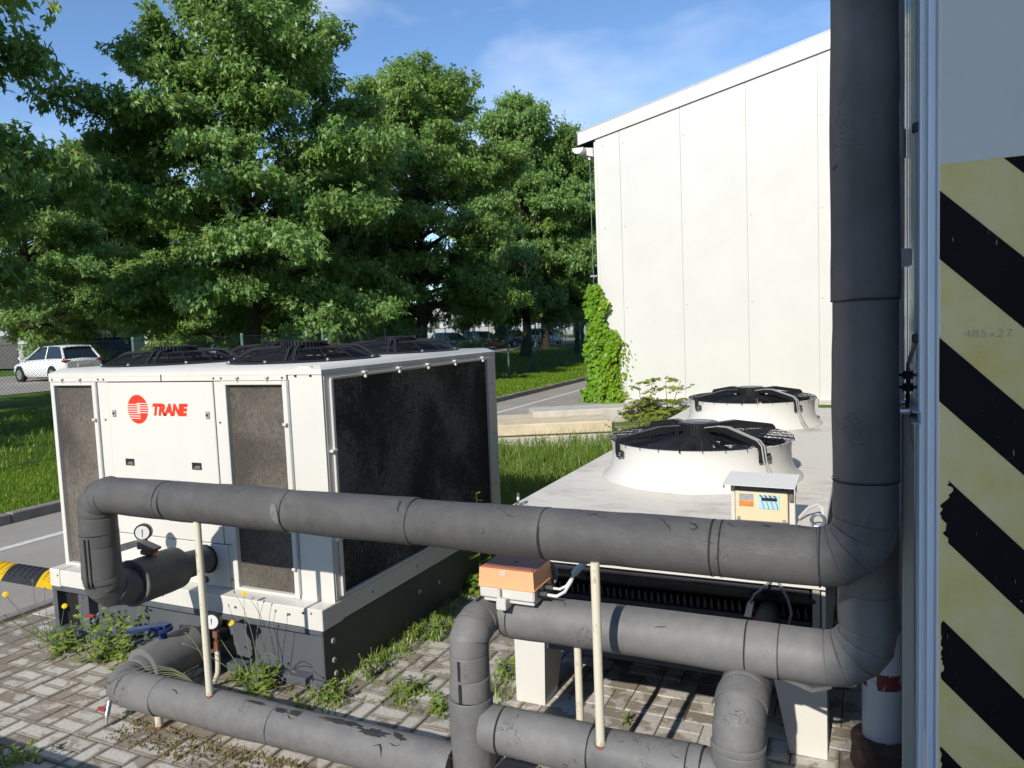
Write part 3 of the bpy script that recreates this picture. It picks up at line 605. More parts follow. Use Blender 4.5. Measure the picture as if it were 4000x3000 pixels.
# ------------------------------------------------------------------ insulated pipes
def pipe(root, pts, r, mat, names=None, n=40, core=True, jit=.0022, groove=.0042):
    """mitred run through pts; every stretch is an insulation sleeve of its own with rounded ends"""
    pts = [Vector(p) for p in pts]; k = len(pts); D = [(pts[i + 1] - pts[i]).normalized() for i in range(k - 1)]
    _, u, _ = frame(D[0]); us = []
    for d in D:
        u = (u - d * u.dot(d)).normalized(); us.append(u)
    for i in range(k - 1):
        a, b, d = pts[i], pts[i + 1], D[i]; u = us[i]; w = d.cross(u); L = (b - a).length
        pn = (D[i - 1] + d).normalized() if i > 0 else d
        qn = (d + D[i + 1]).normalized() if i < k - 2 else d
        ends = min(.006, L * .12); st = [(0, -groove), (ends * .35, -groove * .3), (ends, 0)]
        ns = max(1, int(L / .09))
        st += [(ends + (L - 2 * ends) * j / (ns + 1), None) for j in range(1, ns + 1)]
        st += [(L - ends, 0), (L - ends * .35, -groove * .3), (L, -groove)]
        q = MB(); ph = R.uniform(0, 6)
        for s_, dr in st:
            f = s_ / L; dr_ = R.uniform(-jit, jit) if dr is None else dr
            for j in range(n):
                t = 2 * math.pi * j / n; rr = r + dr_ * .5 + jit * (math.sin(2 * t + ph + s_ * 5) + .7 * math.sin(3 * t - ph - s_ * 7.3) + .6 * math.sin(s_ * 13 + ph * 2)); e = (u * math.cos(t) + w * math.sin(t)) * rr
                s0 = -(e.dot(pn)) / d.dot(pn); s1 = -(e.dot(qn)) / d.dot(qn)
                q.v.append(tuple(a + e + d * (s_ + s0 * (1 - f) + s1 * f)))
        q.f = [(x * n + j, x * n + (j + 1) % n, (x + 1) * n + (j + 1) % n, (x + 1) * n + j) for x in range(len(st) - 1) for j in range(n)]
        q.f += [tuple(range(n - 1, -1, -1)), tuple((len(st) - 1) * n + j for j in range(n))]
        nm = names[i] if names else 'insulation_sleeve'
        part(nm, q, mat if isinstance(mat, str) else mat[i], root, 50)
def arc(c, a, b, r, k, a0=0.0, a1=90.0):
    """points on an elbow from direction a to direction b about centre c"""
    c, a, b = Vector(c), Vector(a), Vector(b)
    return [c + a * (r * math.cos(math.radians(a0 + (a1 - a0) * i / k))) + b * (r * math.sin(math.radians(a0 + (a1 - a0) * i / k))) for i in range(k + 1)]
def names_for(pts, lim=.17): return ['insulation_sleeve' if (Vector(pts[i + 1]) - Vector(pts[i])).length > lim else 'elbow_gore' for i in range(len(pts) - 1)]
def gauge(root, c, face, r, stem):
    c = Vector(c); d, u, w = frame(face)
    g = part('pressure_gauge', MB().cyl(c - d * .022, c + d * .016, r, n=28, rad=.004), 'blackmetal', root)
    part('gauge_dial', MB().cyl(c + d * .0155, c + d * .0175, r * .80, n=28), 'white', g)
    nd = MB().obox(c + d * .0185 + Vector((0, 0, -.008)), [d, d.cross(Vector((0, 0, 1))), (0, 0, 1)], (.001, .004, r * 1.1)); part('gauge_needle', nd, 'blackprint', g)
    part('gauge_stem', MB().tube(stem, .009, 8), 'rust', root)
X1, Y1, Z1, r1 = 0.005, 2.50, 1.184, .093
up1 = thing('upper_insulated_pipe', (-1.8, Y1, 0), 'topmost black insulated pipe spanning from the logo chiller to the tall riser', 'pipe')
A = [(-3.622, 3.24, .612), (-3.575, 2.90, .642)]
run = [(-3.536, 2.585, .665)]
pts = [(-3.536, 2.66, .662)] + arc((-3.536, 2.60, .762), (0, 0, -1), (0, -1, 0), .10, 3)[0:] + [(-3.536, 2.50, .92), (-3.536, 2.50, 1.06)]
pts = [Vector(p) for p in pts]
elb = arc((-3.43, 2.50, 1.078), (-1, 0, 0), (0, 0, 1), .106, 3)
pts = pts[:-1] + elb
xj = [-3.02, -2.985, -2.25, -1.62, -1.055, -.455, -.425]
pts += [Vector((x, Y1, Z1)) for x in xj]
elR = arc((-.125, Y1, Z1 + .13), (0, 0, -1), (1, 0, 0), .13, 4)
pts += elR + [Vector((X1, Y1, z)) for z in (1.44, 1.985, 3.1, 4.6)]
pts = [p for i, p in enumerate(pts) if i == 0 or (p - pts[i - 1]).length > .008]
pipe(up1, pts, r1, 'rubber', names_for(pts))
pipe(up1, [(-3.540, 2.655, .662), (-3.588, 2.985, .638)], .120, 'rubber', ['valve_insulation'])
pipe(up1, [(-3.588, 2.98, .638), (-3.622, 3.245, .612)], .080, 'rubber', ['insulation_sleeve'])
part('wall_rosette', MB().cyl((-3.622, 3.230, .612), (-3.622, 3.247, .612), .088, n=30, rad=.004), 'rubberdark', up1)
tr = MB().torus((-3.540, 2.660, .662), (-.14, 1, -.07), .117, .0085, 36, 6); part('torn_foam_ring', tr, 'foamedge', up1)
q = MB().cyl((-3.560, 2.80, .74), (-3.560, 2.80, .800), .020, n=12).cyl((-3.560, 2.80, .785), (-3.560, 2.80, .805), .045, n=18, rad=.004)
part('valve_stem', q, 'rust', up1)
hd = part('valve_handle', MB().prism([(-3.545 - .06, 2.775, .808), (-3.50, 2.775, .806), (-3.49, 2.775, .820), (-3.60, 2.775, .846), (-3.66, 2.775, .848), (-3.79, 2.775, .812), (-3.79, 2.775, .780), (-3.77, 2.775, .776), (-3.675, 2.775, .806), (-3.655, 2.775, .822), (-3.63, 2.775, .822), (-3.62, 2.775, .806)], (0, .050, 0)), 'greyhandle', up1)
gauge(up1, (-3.930, 3.06, .802), (.55, -.83, .05), .050, [(-3.93, 3.075, .755), (-3.93, 3.085, .62), (-3.93, 3.25, .60)])
q = MB().cyl((-3.50, 2.44, .585), (-3.50, 2.40, .555), .010, n=8); part('drain_cock', q, 'steel', up1)
part('drain_lever', MB().box(-3.545, -3.49, 2.395, 2.412, .578, .592, .003), 'redvalve', up1)
part('tape_patch', MB().cyl((-2.30, Y1, Z1), (-2.262, Y1, Z1), r1 + .001, n=40, caps=False), 'foamedge', up1) if False else None
# split seam of the left drop
for cx_, cy_ in ((.12, -.9928), (.36, -.933)): part('open_seam', MB().obox((-3.536 + .0905 * cx_, 2.5 + .0905 * cy_, .845), [(-cy_, cx_, 0), (cx_, cy_, 0), (0, 0, 1)], (.009 if cx_ < .2 else .004, .010, .25)), 'rubberdark', up1)

X2, Y2, Z2, r2 = .012, 2.70, .768, .092
mid = thing('middle_insulated_pipe', (-.7, Y2, 0), 'second insulated pipe down, bending up beside the white wall pipe', 'pipe')
pts = [Vector((x, Y2, Z2)) for x in (-1.338, -1.300, -.38, -.27)]
pts += arc((-.118, Y2, Z2 + .13), (0, 0, -1), (1, 0, 0), .13, 4) + [Vector((X2, Y2, z)) for z in (1.02, 1.45, 2.6, 4.6)]
pipe(mid, pts, r2, 'rubbersmooth', names_for(pts, .15))
part('elbow_tongue', MB().prism([(-.265, 2.655, .690), (-.16, 2.645, .668), (-.10, 2.64, .690), (-.16, 2.62, .676)], (0, .02, .004)), 'rubbersmooth', mid)

stand = thing('standpipe', (-1.41, 2.5, 0), 'upright black insulated pipe under the orange actuator, split down its front', 'pipe')
pts = [(-1.41, 2.5, .0), (-1.41, 2.5, .50), (-1.41, 2.5, .585), (-1.41, 2.5, .675)] + arc((-1.41, 2.585, .675), (0, -1, 0), (0, 0, 1), .093, 3)[1:] + [(-1.41, 2.76, .768), (-1.41, 2.86, .768)]
pipe(stand, pts, .080, 'rubbersmooth', names_for(pts, .15))
pipe(stand, [(-1.41, 2.5, .0), (-1.41, 2.5, .50)], .086, 'rubbersmooth')
for a, b, w_ in ((.505, .578, .007), (.592, .672, .008)): part('open_seam', MB().box(-1.418, -1.418 + w_ * 1.6, 2.4175, 2.43, a, b), 'rubberdark', stand)
part('top_slit', MB().box(-1.424, -1.412, 2.60, 2.73, .84, .8495), 'rubberdark', stand)

P3 = (2.5, .180, .090)
low = thing('lower_insulated_pipe', (-2.4, 2.5, 0), 'lowest insulated pipe along the paving, with a blue valve handle', 'pipe')
pts = [Vector((-3.505, 3.19, .20)), Vector((-3.505, 2.98, .195))]
pipe(low, pts, .075, 'rubberdark', ['insulation_sleeve'])
pipe(low, [(-3.505, 2.985, .195), (-3.505, 2.655, .188)], .118, 'rubbersmooth', ['valve_insulation'])
pts = [Vector((-3.505, 2.66, .186))] + arc((-3.395, 2.61, .18), (-1, 0, 0), (0, -1, 0), .11, 3) + [Vector((x, 2.5, .18)) for x in (-3.16, -2.42, -1.498)]
pipe(low, pts, .090, 'rubbersmooth', names_for(pts, .13))
q = MB().cyl((-3.505, 2.80, .30), (-3.505, 2.80, .36), .022, n=14).cyl((-3.505, 2.80, .352), (-3.505, 2.80, .372), .055, n=24, rad=.003); part('valve_stem', q, 'blue', low)
part('valve_handle', MB().prism([(-3.50, 2.775, .373), (-3.47, 2.79, .373), (-3.47, 2.83, .373), (-3.53, 2.835, .373), (-3.64, 2.72, .366), (-3.655, 2.69, .366), (-3.63, 2.672, .366), (-3.60, 2.69, .366)], (0, 0, .016)), 'blue', low)
part('valve_flange', MB().box(-3.60, -3.41, 2.985, 3.01, .10, .30, .004), 'blackmetal', low)
gauge(low, (-3.257, 2.925, .392), (.35, -.93, .10), .048, [(-3.257, 2.935, .345), (-3.257, 2.94, .30), (-3.257, 2.94, .24), (-3.30, 2.95, .20), (-3.46, 2.97, .20)])
part('stem_fitting', MB().cyl((-3.257, 2.94, .33), (-3.257, 2.94, .295), .019, n=6).cyl((-3.257, 2.94, .27), (-3.257, 2.94, .215), .016, n=6), 'rust', low)
part('drain_tube', MB().tube([(-3.257, 2.94, .225), (-3.252, 2.935, .15), (-3.252, 2.93, .10), (-3.27, 2.93, .06), (-3.30, 2.94, .02)], .014, 10), 'post', low)
q = MB().cyl((-3.50, 2.455, .12), (-3.49, 2.425, .055), .012, n=10).cyl((-3.49, 2.425, .055), (-3.487, 2.415, .02), .009, n=6); part('drain_cock', q, 'steel', low)
part('drain_lever', MB().box(-3.55, -3.495, 2.418, 2.434, .078, .094, .003), 'redvalve', low)

lr_ = thing('lower_right_pipe', (-.85, 2.5, 0), 'short grey insulated pipe between the standpipe and the bent stub', 'pipe')
pts = [Vector((x, 2.5, .383)) for x in (-1.345, -1.27, -.905, -.555, -.505, -.34)]
pipe(lr_, pts, .0875, 'rubbersmooth')
stub = thing('bent_stub_pipe', (-.385, 2.5, 0), 'thick grey insulated elbow rising from the ground in front of the right leg', 'pipe')
pts = [(-.385, 2.5, .0), (-.385, 2.5, .415), (-.385, 2.5, .505)] + arc((-.385, 2.61, .52), (0, -1, 0), (0, 0, 1), .11, 3)[0:] + [(-.385, 2.86, .63)]
pts = [Vector(p) for p in pts]; pts = [p for i, p in enumerate(pts) if i == 0 or (p - pts[i - 1]).length > .01]
pipe(stub, pts, .088, 'rubbersmooth', names_for(pts, .12))
pipe(stub, [(-.385, 2.855, .63), (-.385, 3.42, .63)], .05, 'rubberdark')

# weather splits and peeled skin on the insulation
RC = random.Random(42)
def on_pipe(o, d, r, s_, th):
    d, u, w = frame(d); return Vector(o) + d * s_ + (Vector((0, 0, 1)) * math.cos(th) - d.cross(Vector((0, 0, 1))).normalized() * math.sin(th)) * r
def crack(root, o, d, r, s0, th0, n, stp, w, along=.6):
    P = []; s_, th = s0, th0; a = RC.uniform(-.6, .6) + (0 if RC.random() < along else 1.4)
    for i in range(n):
        P.append((s_, th)); a += RC.gauss(0, .6); s_ += stp * math.cos(a); th += stp * math.sin(a) / r
    vs = []
    for i, (s_, th) in enumerate(P):
        k = w * math.sin(math.pi * (i + .3) / (n - .4)) * RC.uniform(.5, 1.2)
        vs += [on_pipe(o, d, r + .0026, s_ - k * .5, th - k / r), on_pipe(o, d, r + .0026, s_ + k * .5, th + k / r)]
    part('split', MB().add(vs, [(2 * i, 2 * i + 1, 2 * i + 3, 2 * i + 2) for i in range(n - 1)]), 'rubberdark', root, 0)
def peel(root, o, d, r, s0, th0, ls, lt):
    n = 26; c = []
    for i in range(n):
        t = 6.2832 * i / n; k = RC.uniform(.55, 1.15); c.append((s0 + ls * k * math.cos(t), th0 + lt * k * math.sin(t)))
    vs = [on_pipe(o, d, r + .0022, s0, th0)] + [on_pipe(o, d, r + .0022, a, b) for a, b in c] + [on_pipe(o, d, r + .0022, (a + s0) / 2, (b + th0) / 2) for a, b in c]
    part('peeled_patch', MB().add(vs, [(0, n + 1 + i, n + 1 + (i + 1) % n) for i in range(n)] + [(n + 1 + i, 1 + i, 1 + (i + 1) % n, n + 1 + (i + 1) % n) for i in range(n)]), 'peeled', root, 0)
XD = (1, 0, 0)
def gap(root, c, d, r, w):
    c, d = Vector(c), Vector(d); part('joint_gap', MB().cyl(c - d * w * .5, c + d * w * .5, r + .0024, n=40, caps=False), 'rubberdark', root)
for x, w in ((-3.02, .0035), (-2.985, .0055), (-2.25, .004), (-1.62, .003), (-1.055, .009), (-.455, .006), (-.425, .004), (-.125, .004)): gap(up1, (x, Y1, Z1), XD, r1, w)
for z, w in ((1.44, .005), (1.985, .006)): gap(up1, (X1, Y1, z), (0, 0, 1), r1, w)
for z in (.985, .73): gap(up1, (-3.536, 2.5, z), (0, 0, 1), r1, .003)
for x, w in ((-1.30, .0045), (-.38, .0045), (-.27, .003)): gap(mid, (x, Y2, Z2), XD, r2, w)
for x, w in ((-3.16, .003), (-2.42, .003)): gap(low, (x, 2.5, .18), XD, .090, w)
for x, w in ((-1.27, .007), (-.905, .005), (-.555, .003), (-.505, .008)): gap(lr_, (x, 2.5, .383), XD, .0875, w)
gap(stub, (-.385, 2.5, .415), (0, 0, 1), .088, .003)
for s_, th in ((.35, -.3), (.9, -.5), (1.28, -.75), (1.32, -.15), (1.75, -.35), (1.80, -.7), (1.98, -.2), (2.06, -.25), (2.14, -.15), (2.22, -.3), (2.45, -.2), (2.50, -.25), (2.54, -.18), (2.58, -.28), (2.80, -.25), (2.90, -.3), (3.02, -.22), (3.08, -.35), (3.16, -.25), (3.24, -.22), (3.28, -.3), (.55, -1.2), (2.15, -1.5)):
    crack(up1, (-3.43, Y1, Z1), XD, r1, s_, -th if False else th * -1 if False else th, RC.randint(4, 8), RC.uniform(.008, .016), RC.uniform(.0012, .0034))
for s_, th in ((.35, -.6), (.80, -.3), (.98, -.35), (1.05, -.5), (1.55, -.9), (1.62, -.6), (1.9, -.5)):
    crack(low, (-3.4, 2.5, .18), XD, .090, s_, th, RC.randint(4, 7), RC.uniform(.010, .018), RC.uniform(.0014, .003))
for s_, th, a, b in ((.86, -.12, .07, .14), (1.02, -.25, .045, .16), (1.10, -.20, .035, .22), (1.35, -.10, .12, .20), (1.52, -.25, .09, .28), (1.66, -.15, .06, .22)): peel(low, (-3.4, 2.5, .18), XD, .090, s_, th, a, b)
for s_, th in ((.10, -.5), (.42, -.7), (.50, -.5), (.62, -.8), (.70, -.6), (.75, -.9)): crack(lr_, (-1.3, 2.5, .383), XD, .0875, s_, th, RC.randint(4, 7), RC.uniform(.008, .015), RC.uniform(.0010, .0022))
for s_, th in ((.22, -.3), (.60, -.9), (.75, -.7)): crack(mid, (-1.3, Y2, Z2), XD, r2, s_, th, RC.randint(4, 6), RC.uniform(.010, .016), RC.uniform(.0010, .0020))
q = MB(); ns_ = 14
for i in range(ns_):
    th = -1.05 - .9 * i / (ns_ - 1); wd = .020 * math.sin(math.pi * (i + .6) / ns_) ** .5
    q.v += [tuple(on_pipe((0, Y1, Z1), XD, r1 + .0035, -2.285 - wd + .022 * i / ns_, th)), tuple(on_pipe((0, Y1, Z1), XD, r1 + .0035, -2.285 + wd + .022 * i / ns_, th))]
q.f = [(2 * i, 2 * i + 1, 2 * i + 3, 2 * i + 2) for i in range(ns_ - 1)]; part('foam_patch', q, 'foamedge', up1, 60)

# support posts
def post(x, y, z0, z1, r, label):
    t = thing('pipe_support_post', (x, y, z0), label, 'post', 'cream posts under the pipes')
    part('shaft', MB().cyl((x, y, z0), (x, y, z1), r, n=18, rad=.002), 'post', t)
    part('rusty_end', MB().cyl((x, y, z0 - .001), (x, y, z0 + .012), r + .0008, n=18), 'rust', t)
    return t
post(-2.802, 2.468, .258, 1.108, .0165, 'tall cream post in front of the logo chiller, between the upper and lowest pipes')
post(-3.225, 2.515, 0, .10, .019, 'short rusty-footed cream post propping the lowest pipe')
post(-.8545, 2.44, .435, 1.112, .0165, 'tall cream post standing on the lower right pipe, right of the orange actuator')
post(-1.025, 2.69, 0, .69, .0150, 'thin cream post with a rusty top propping the middle pipe')
bk = post(-1.30, 2.90, 0, .50, .012, 'x') if False else None

# ------------------------------------------------------------------ orange valve actuator
ac = thing('valve_actuator', (-1.285, 2.68, .86), 'orange topped valve actuator in a grey box beside the standpipe', 'actuator')
def frus(x0, x1, y0, y1, z0, z1, ix, iy, b=0):
    vs = [(x0, y0, z0), (x1, y0, z0), (x1, y1, z0), (x0, y1, z0), (x0 + ix, y0 + iy, z1), (x1 - ix, y0 + iy, z1), (x1 - ix, y1 - iy, z1), (x0 + ix, y1 - iy, z1)]
    return MB().add(vs, [(3, 2, 1, 0), (4, 5, 6, 7), (0, 1, 5, 4), (1, 2, 6, 5), (2, 3, 7, 6), (3, 0, 4, 7)])
ax0, ax1, ay0, ay1 = -1.402, -1.155, 2.585, 2.775
part('housing', MB().box(ax0 + .004, ax1 - .004, ay0 + .003, ay1 - .003, .872, .918, .006), 'lightgrey', ac)
cv_ = part('cover', frus(ax0 + .003, ax1 - .003, ay0 + .002, ay1 - .002, .922, .993, .004, .005), 'orange', ac)
part('cover_rim', MB().box(ax0, ax1, ay0, ay1, .914, .925, .004), 'orange', ac)
part('cover_top', frus(ax0 + .010, ax1 - .010, ay0 + .009, ay1 - .009, .9935, .999, .006, .006), 'orangetop', ac)
part('cover_hole', MB().cyl((-1.272, 2.68, .9985), (-1.272, 2.68, 1.0), .010, n=14), 'blackplastic', cv_)
part('sticker', MB().box(-1.302, -1.278, ay0 + .0015, ay0 + .004, .972, .986), 'white', cv_)
part('sticker_lettering', front_text('MV.1', -1.290, ay0 + .0012, .979, .009, .017), 'blackprint', cv_, 0)
part('mount_plate', MB().box(-1.385, -1.165, 2.60, 2.76, .855, .870, .003), 'lightgrey', ac)
part('mount_block', MB().box(-1.312, -1.270, 2.560, 2.64, .838, .884, .003), 'lightgrey', ac)
part('mount_post', MB().cyl((-1.304, 2.575, .880), (-1.304, 2.575, .918), .007, n=8), 'lightgrey', ac)
part('neck', MB().cyl((-1.285, 2.68, .79), (-1.285, 2.68, .86), .05, n=18), 'blackmetal', ac)
part('handwheel', MB().cyl((-1.20, 2.785, .925), (-1.20, 2.795, .925), .062, n=28, rad=.003), 'greycable', ac)
for y, z in ((2.64, .893), (2.70, .899)):
    part('cable_gland', MB().cyl((ax1 - .004, y, z), (ax1 + .006, y, z), .017, n=12).cyl((ax1 + .006, y, z), (ax1 + .032, y, z), .015, n=6), 'blackplastic', ac)
part('control_cable', MB().tube([(ax1 + .03, 2.64, .893), (ax1 + .07, 2.64, .892), (ax1 + .095, 2.66, .905), (ax1 + .108, 2.70, .935), (ax1 + .112, 2.74, .965)], .0065, 8), 'cable', ac)
part('control_cable', MB().tube([(ax1 + .03, 2.70, .899), (ax1 + .06, 2.70, .899), (ax1 + .085, 2.71, .912), (ax1 + .105, 2.73, .945), (ax1 + .112, 2.75, .97)], .0055, 8), 'cable', ac)
single('cable_conduit', MB().tube([(ax1 + .108, 2.735, .955), (ax1 + .16, 2.86, 1.02)], .0135, 14), 'pvc', 'short grey plastic conduit sleeve carrying the actuator cables', 'conduit')

# ------------------------------------------------------------------ low condenser unit with two white fan rings
UX0, UX1, UY0, UY1, UZ = -1.645, -.148, 3.39, 7.86, 1.03
un = thing('low_condenser_unit', (-.9, 5.6, 0), 'low dirty white unit with two raised fan rings beside the wall', 'chiller')
part('top_sheet', MB().box(UX0, UX1, UY0, UY1, UZ - .035, UZ, .006), 'dirtytop', un)
part('front_lip', MB().box(UX0 + .002, UX1 - .002, UY0 - .004, UY0 + .010, UZ - .262, UZ - .036), 'cream', un)
part('side_panel', MB().box(UX0 + .004, UX0 + .02, UY0 + .03, UY1 - .02, .30, UZ - .036), 'cream', un)
part('side_panel', MB().box(UX1 - .02, UX1 - .004, UY0 + .03, UY1 - .02, .30, UZ - .036), 'cream', un)
part('end_bracket', MB().box(UX1 - .055, UX1 - .025, UY0 + .012, UY0 + .03, .42, .82), 'tan', un)
part('inner_block', MB().box(UX0 + .06, UX1 - .06, 3.62, UY1 - .05, .34, UZ - .05), 'darkinside', un)
part('header_pipe', MB().cyl((UX0 + .05, 3.50, .725), (UX1 - .06, 3.50, .725), .075, n=28, rad=.01), 'blackmetal', un)
for x in (-1.25, -.42, -.20): part('header_nut', MB().cyl((x, 3.408, .705), (x, 3.430, .705), .020, n=6).cyl((x, 3.40, .705), (x, 3.41, .705), .011, n=10), 'blackmetal', un)
part('fin_rail', MB().box(UX0 + .05, UX1 - .05, 3.44, 3.60, .575, .595), 'blackmetal', un)
g = MB()
for k in range(44):
    x = UX0 + .08 + k * .0315; g.prism([(x, 3.46, .597), (x + .018, 3.46, .597), (x + .010, 3.46, .645), (x + .002, 3.46, .645)], (0, .10, 0))
o = part('fins', g, 'blackmetal', un); o['kind'] = 'stuff'
part('bottom_tray', MB().box(UX0 + .03, UX1 - .03, UY0 + .04, UY1 - .04, .296, .335), 'darkside', un)
for (x0, x1, tx0, tx1) in ((UX0, -1.485, UX0, -1.475), (-.302, UX1, -.372, UX1)):
    for y, s_ in ((3.402, 1), (UY1 - .36, 1)):
        vs = [(x0, y, 0), (x1, y, 0), (x1, y + .17, 0), (x0, y + .17, 0), (tx0, y, .36), (tx1, y, .36), (tx1, y + .30, .36), (tx0, y + .30, .36)]
        part('leg', MB().add(vs, [(3, 2, 1, 0), (4, 5, 6, 7), (0, 1, 5, 4), (1, 2, 6, 5), (2, 3, 7, 6), (3, 0, 4, 7)]), 'cream', un, 20)
part('temperature_sensor', MB().prism([(-.485, 3.36, .620), (-.455, 3.36, .618), (-.445, 3.36, .675), (-.47, 3.36, .678)], (0, .05, 0)), 'lightgrey', un)
part('sensor_fitting', MB().cyl((-.452, 3.40, .60), (-.43, 3.40, .60), .018, n=8), 'redvalve', un)
part('sensor_cable', MB().tube([(-.46, 3.38, .676), (-.44, 3.37, .72), (-.40, 3.36, .76), (-.37, 3.37, .79)], .006, 6), 'greycable', un)
part('sensor_cable', MB().tube([(-.34, 3.37, .79), (-.30, 3.36, .72), (-.285, 3.36, .66), (-.30, 3.36, .60)], .006, 6), 'greycable', un)
for (x, y, d) in ((UX0 + .045, UY0 + .03, (0.9, .45, 0)), (-.178, UY0 + .02, (0, 1, 0))):
    part('lifting_eye', MB().torus((x, y, UZ + .034), d, .026, .0075, 28, 10).cyl((x, y, UZ + .001), (x, y, UZ + .010), .018, n=14), 'steel', un)
    part('eye_plate', MB().box(x - .035, x + .035, y - .018, y + .045, UZ + .0005, UZ + .003), 'dirtytop', un)
def ring_fan(x, y):
    prof = [(.578, .001), (.576, .006), (.556, .018), (.538, .04), (.524, .072), (.516, .11), (.514, .15), (.517, .185), (.524, .212), (.527, .218), (.522, .219), (.508, .20), (.50, .15), (.50, .03)]
    f = part('fan_ring', MB().lathe((x, y, UZ), prof, 80), 'whitepaint', un, 60)
    part('fan_well', MB().lathe((x, y, UZ), [(.50, .03), (0, .03)], 40), 'darkinside', f)
    z0 = UZ + .215; g = MB(); zz = lambda r: z0 + .010 + .022 * (1 - (r / .53) ** 2)
    for k in range(15):
        r = .525 - k * .026; g.torus((x, y, zz(r)), (0, 0, 1), r, .0017, 56, 4)
    part('guard_rings', g, 'blackplastic', f)
    g = MB()
    for k in range(28):
        a = 2 * math.pi * k / 28; c, s_ = math.cos(a), math.sin(a); g.tube([(x + r * c, y + r * s_, z) for r, z in ((.532, z0 - .006), (.531, z0 + .008), (.40, zz(.40)), (.28, zz(.28)), (.14, zz(.14)))], .0022 if k % 7 else .0045, 4)
    part('guard_ribs', g, 'blackplastic', f)
    bl = MB()
    for k in range(7):
        a = 2 * math.pi * k / 7 + .15; o_ = Vector((x, y, z0)); vs = []
        for j, (r, s0, s1) in enumerate(((.12, -.25, .22), (.25, -.30, .10), (.38, -.33, .02), (.49, -.34, -.04))):
            for aa, dz in ((s0, .018), (s1, -.05)): vs.append(o_ + Vector((r * math.cos(a + aa), r * math.sin(a + aa), dz)))
        bl.add(vs, [(2 * j, 2 * j + 1, 2 * j + 3, 2 * j + 2) for j in range(3)])
    part('fan_blades', bl, 'blackplastic', f)
    mo = MB().lathe((x, y, z0), [(.112, .0), (.112, .088), (.104, .095), (0, .097)], 32)
    for k in range(36):
        a = 2 * math.pi * k / 36; mo.obox((x + .114 * math.cos(a), y + .114 * math.sin(a), z0 + .048), [(math.cos(a), math.sin(a), 0), (-math.sin(a), math.cos(a), 0), (0, 0, 1)], (.012, .006, .080))
    part('motor', mo, 'blackmetal', f)
    part('motor_label', MB().box(x - .03, x + .075, y - .035, y + .03, z0 + .098, z0 + .0995), 'stickergrey', f)
    for k, a in enumerate((math.radians(222), math.radians(-42), math.radians(45), math.radians(135))):
        c, s_ = math.cos(a), math.sin(a); t = Vector((-s_, c, 0)); vs = []
        P = [Vector((x + r * c, y + r * s_, z)) for r, z in ((.538, z0 - .045), (.537, z0 + .020), (.515, z0 + .040), (.26, z0 + .084), (.11, z0 + .078))]
        for p in P: vs += [p - t * .020, p + t * .020, p + t * .020 - Vector((0, 0, .030)) + Vector((-c, -s_, 0)) * .006, p - t * .020 - Vector((0, 0, .030)) + Vector((-c, -s_, 0)) * .006]
        q = MB().add(vs, [(i * 4 + j, i * 4 + (j + 1) % 4, i * 4 + 4 + (j + 1) % 4, i * 4 + 4 + j) for i in range(4) for j in range(4)] + [(0, 1, 2, 3)])
        q.obox((x + .530 * c + t.x * .03, y + .530 * s_ + t.y * .03, z0 - .045), [(c, s_, 0), t, (0, 0, 1)], (.012, .062, .036), .002)
        arm = part('motor_arm', q, 'blackplastic', f, 20)
        part('arm_bolt', MB().cyl((x + .534 * c + t.x * .035, y + .534 * s_ + t.y * .035, z0 - .047), (x + .546 * c + t.x * .035, y + .546 * s_ + t.y * .035, z0 - .047), .012, n=12), 'steel', f)
    a = math.radians(-42); c, s_ = math.cos(a), math.sin(a); t = Vector((-s_, c, 0))
    for k, off in enumerate((-.010, .008)):
        P = [Vector((x + r * c, y + r * s_, z)) + t * o2 for r, z, o2 in ((.10, z0 + .070, -.03 + off), (.18, z0 + .084, off), (.27, z0 + .088, off), (.51, z0 + .044, off), (.545, z0 + .018, off), (.555, z0 - .06, off + .004), (.565, z0 - .15, off + .03 + k * .01), (.60, z0 - .205, off + .04 + k * .012), (.68, z0 - .212, off + .10))]
        part('motor_cable', MB().tube(P, .0042, 6), 'motorcable', f)
ring_fan(-.885, 4.47); ring_fan(-.885, 6.74)
# control panel CH-2
cp = part('control_panel', MB().box(-.517, -.296, 3.374, 3.44, 1.050, 1.215, .004), 'beige', un)
part('panel_post', MB().box(-.536, -.519, 3.380, 3.43, 1.030, 1.235, .002), 'cream', cp)
part('panel_post', MB().box(-.292, -.268, 3.386, 3.43, 1.030, 1.235, .002), 'cream', cp)
part('grey_faceplate', MB().box(-.515, -.298, 3.369, 3.3735, 1.187, 1.216), 'panelgrey', cp)
part('hood', MB().add([(-.562, 3.315, 1.222), (-.262, 3.315, 1.218), (-.252, 3.46, 1.250), (-.548, 3.46, 1.252), (-.562, 3.315, 1.219), (-.262, 3.315, 1.215), (-.252, 3.46, 1.247), (-.548, 3.46, 1.249)], [(0, 1, 2, 3), (7, 6, 5, 4), (0, 4, 5, 1), (1, 5, 6, 2), (2, 6, 7, 3), (3, 7, 4, 0)]).box(-.266, -.262, 3.318, 3.42, 1.188, 1.217).box(-.562, -.558, 3.318, 3.36, 1.200, 1.218), 'whitepaint', cp, 0)
part('faceplate_lettering', front_text('CH-2', -.362, 3.3683, 1.199, .010, .026, .0004), 'blackprint', cp, 0)
part('grey_sticker', MB().box(-.499, -.438, 3.3725, 3.3737, 1.145, 1.172), 'stickergrey', cp)
part('orange_sticker', MB().box(-.499, -.438, 3.3725, 3.3737, 1.116, 1.142), 'stickerorange', cp)
dis = part('display', MB().box(-.417, -.330, 3.3715, 3.3737, 1.108, 1.171, .001), 'skyprint', cp)
part('display_window', MB().box(-.405, -.340, 3.3700, 3.3712, 1.145, 1.159), 'blackprint', cp)
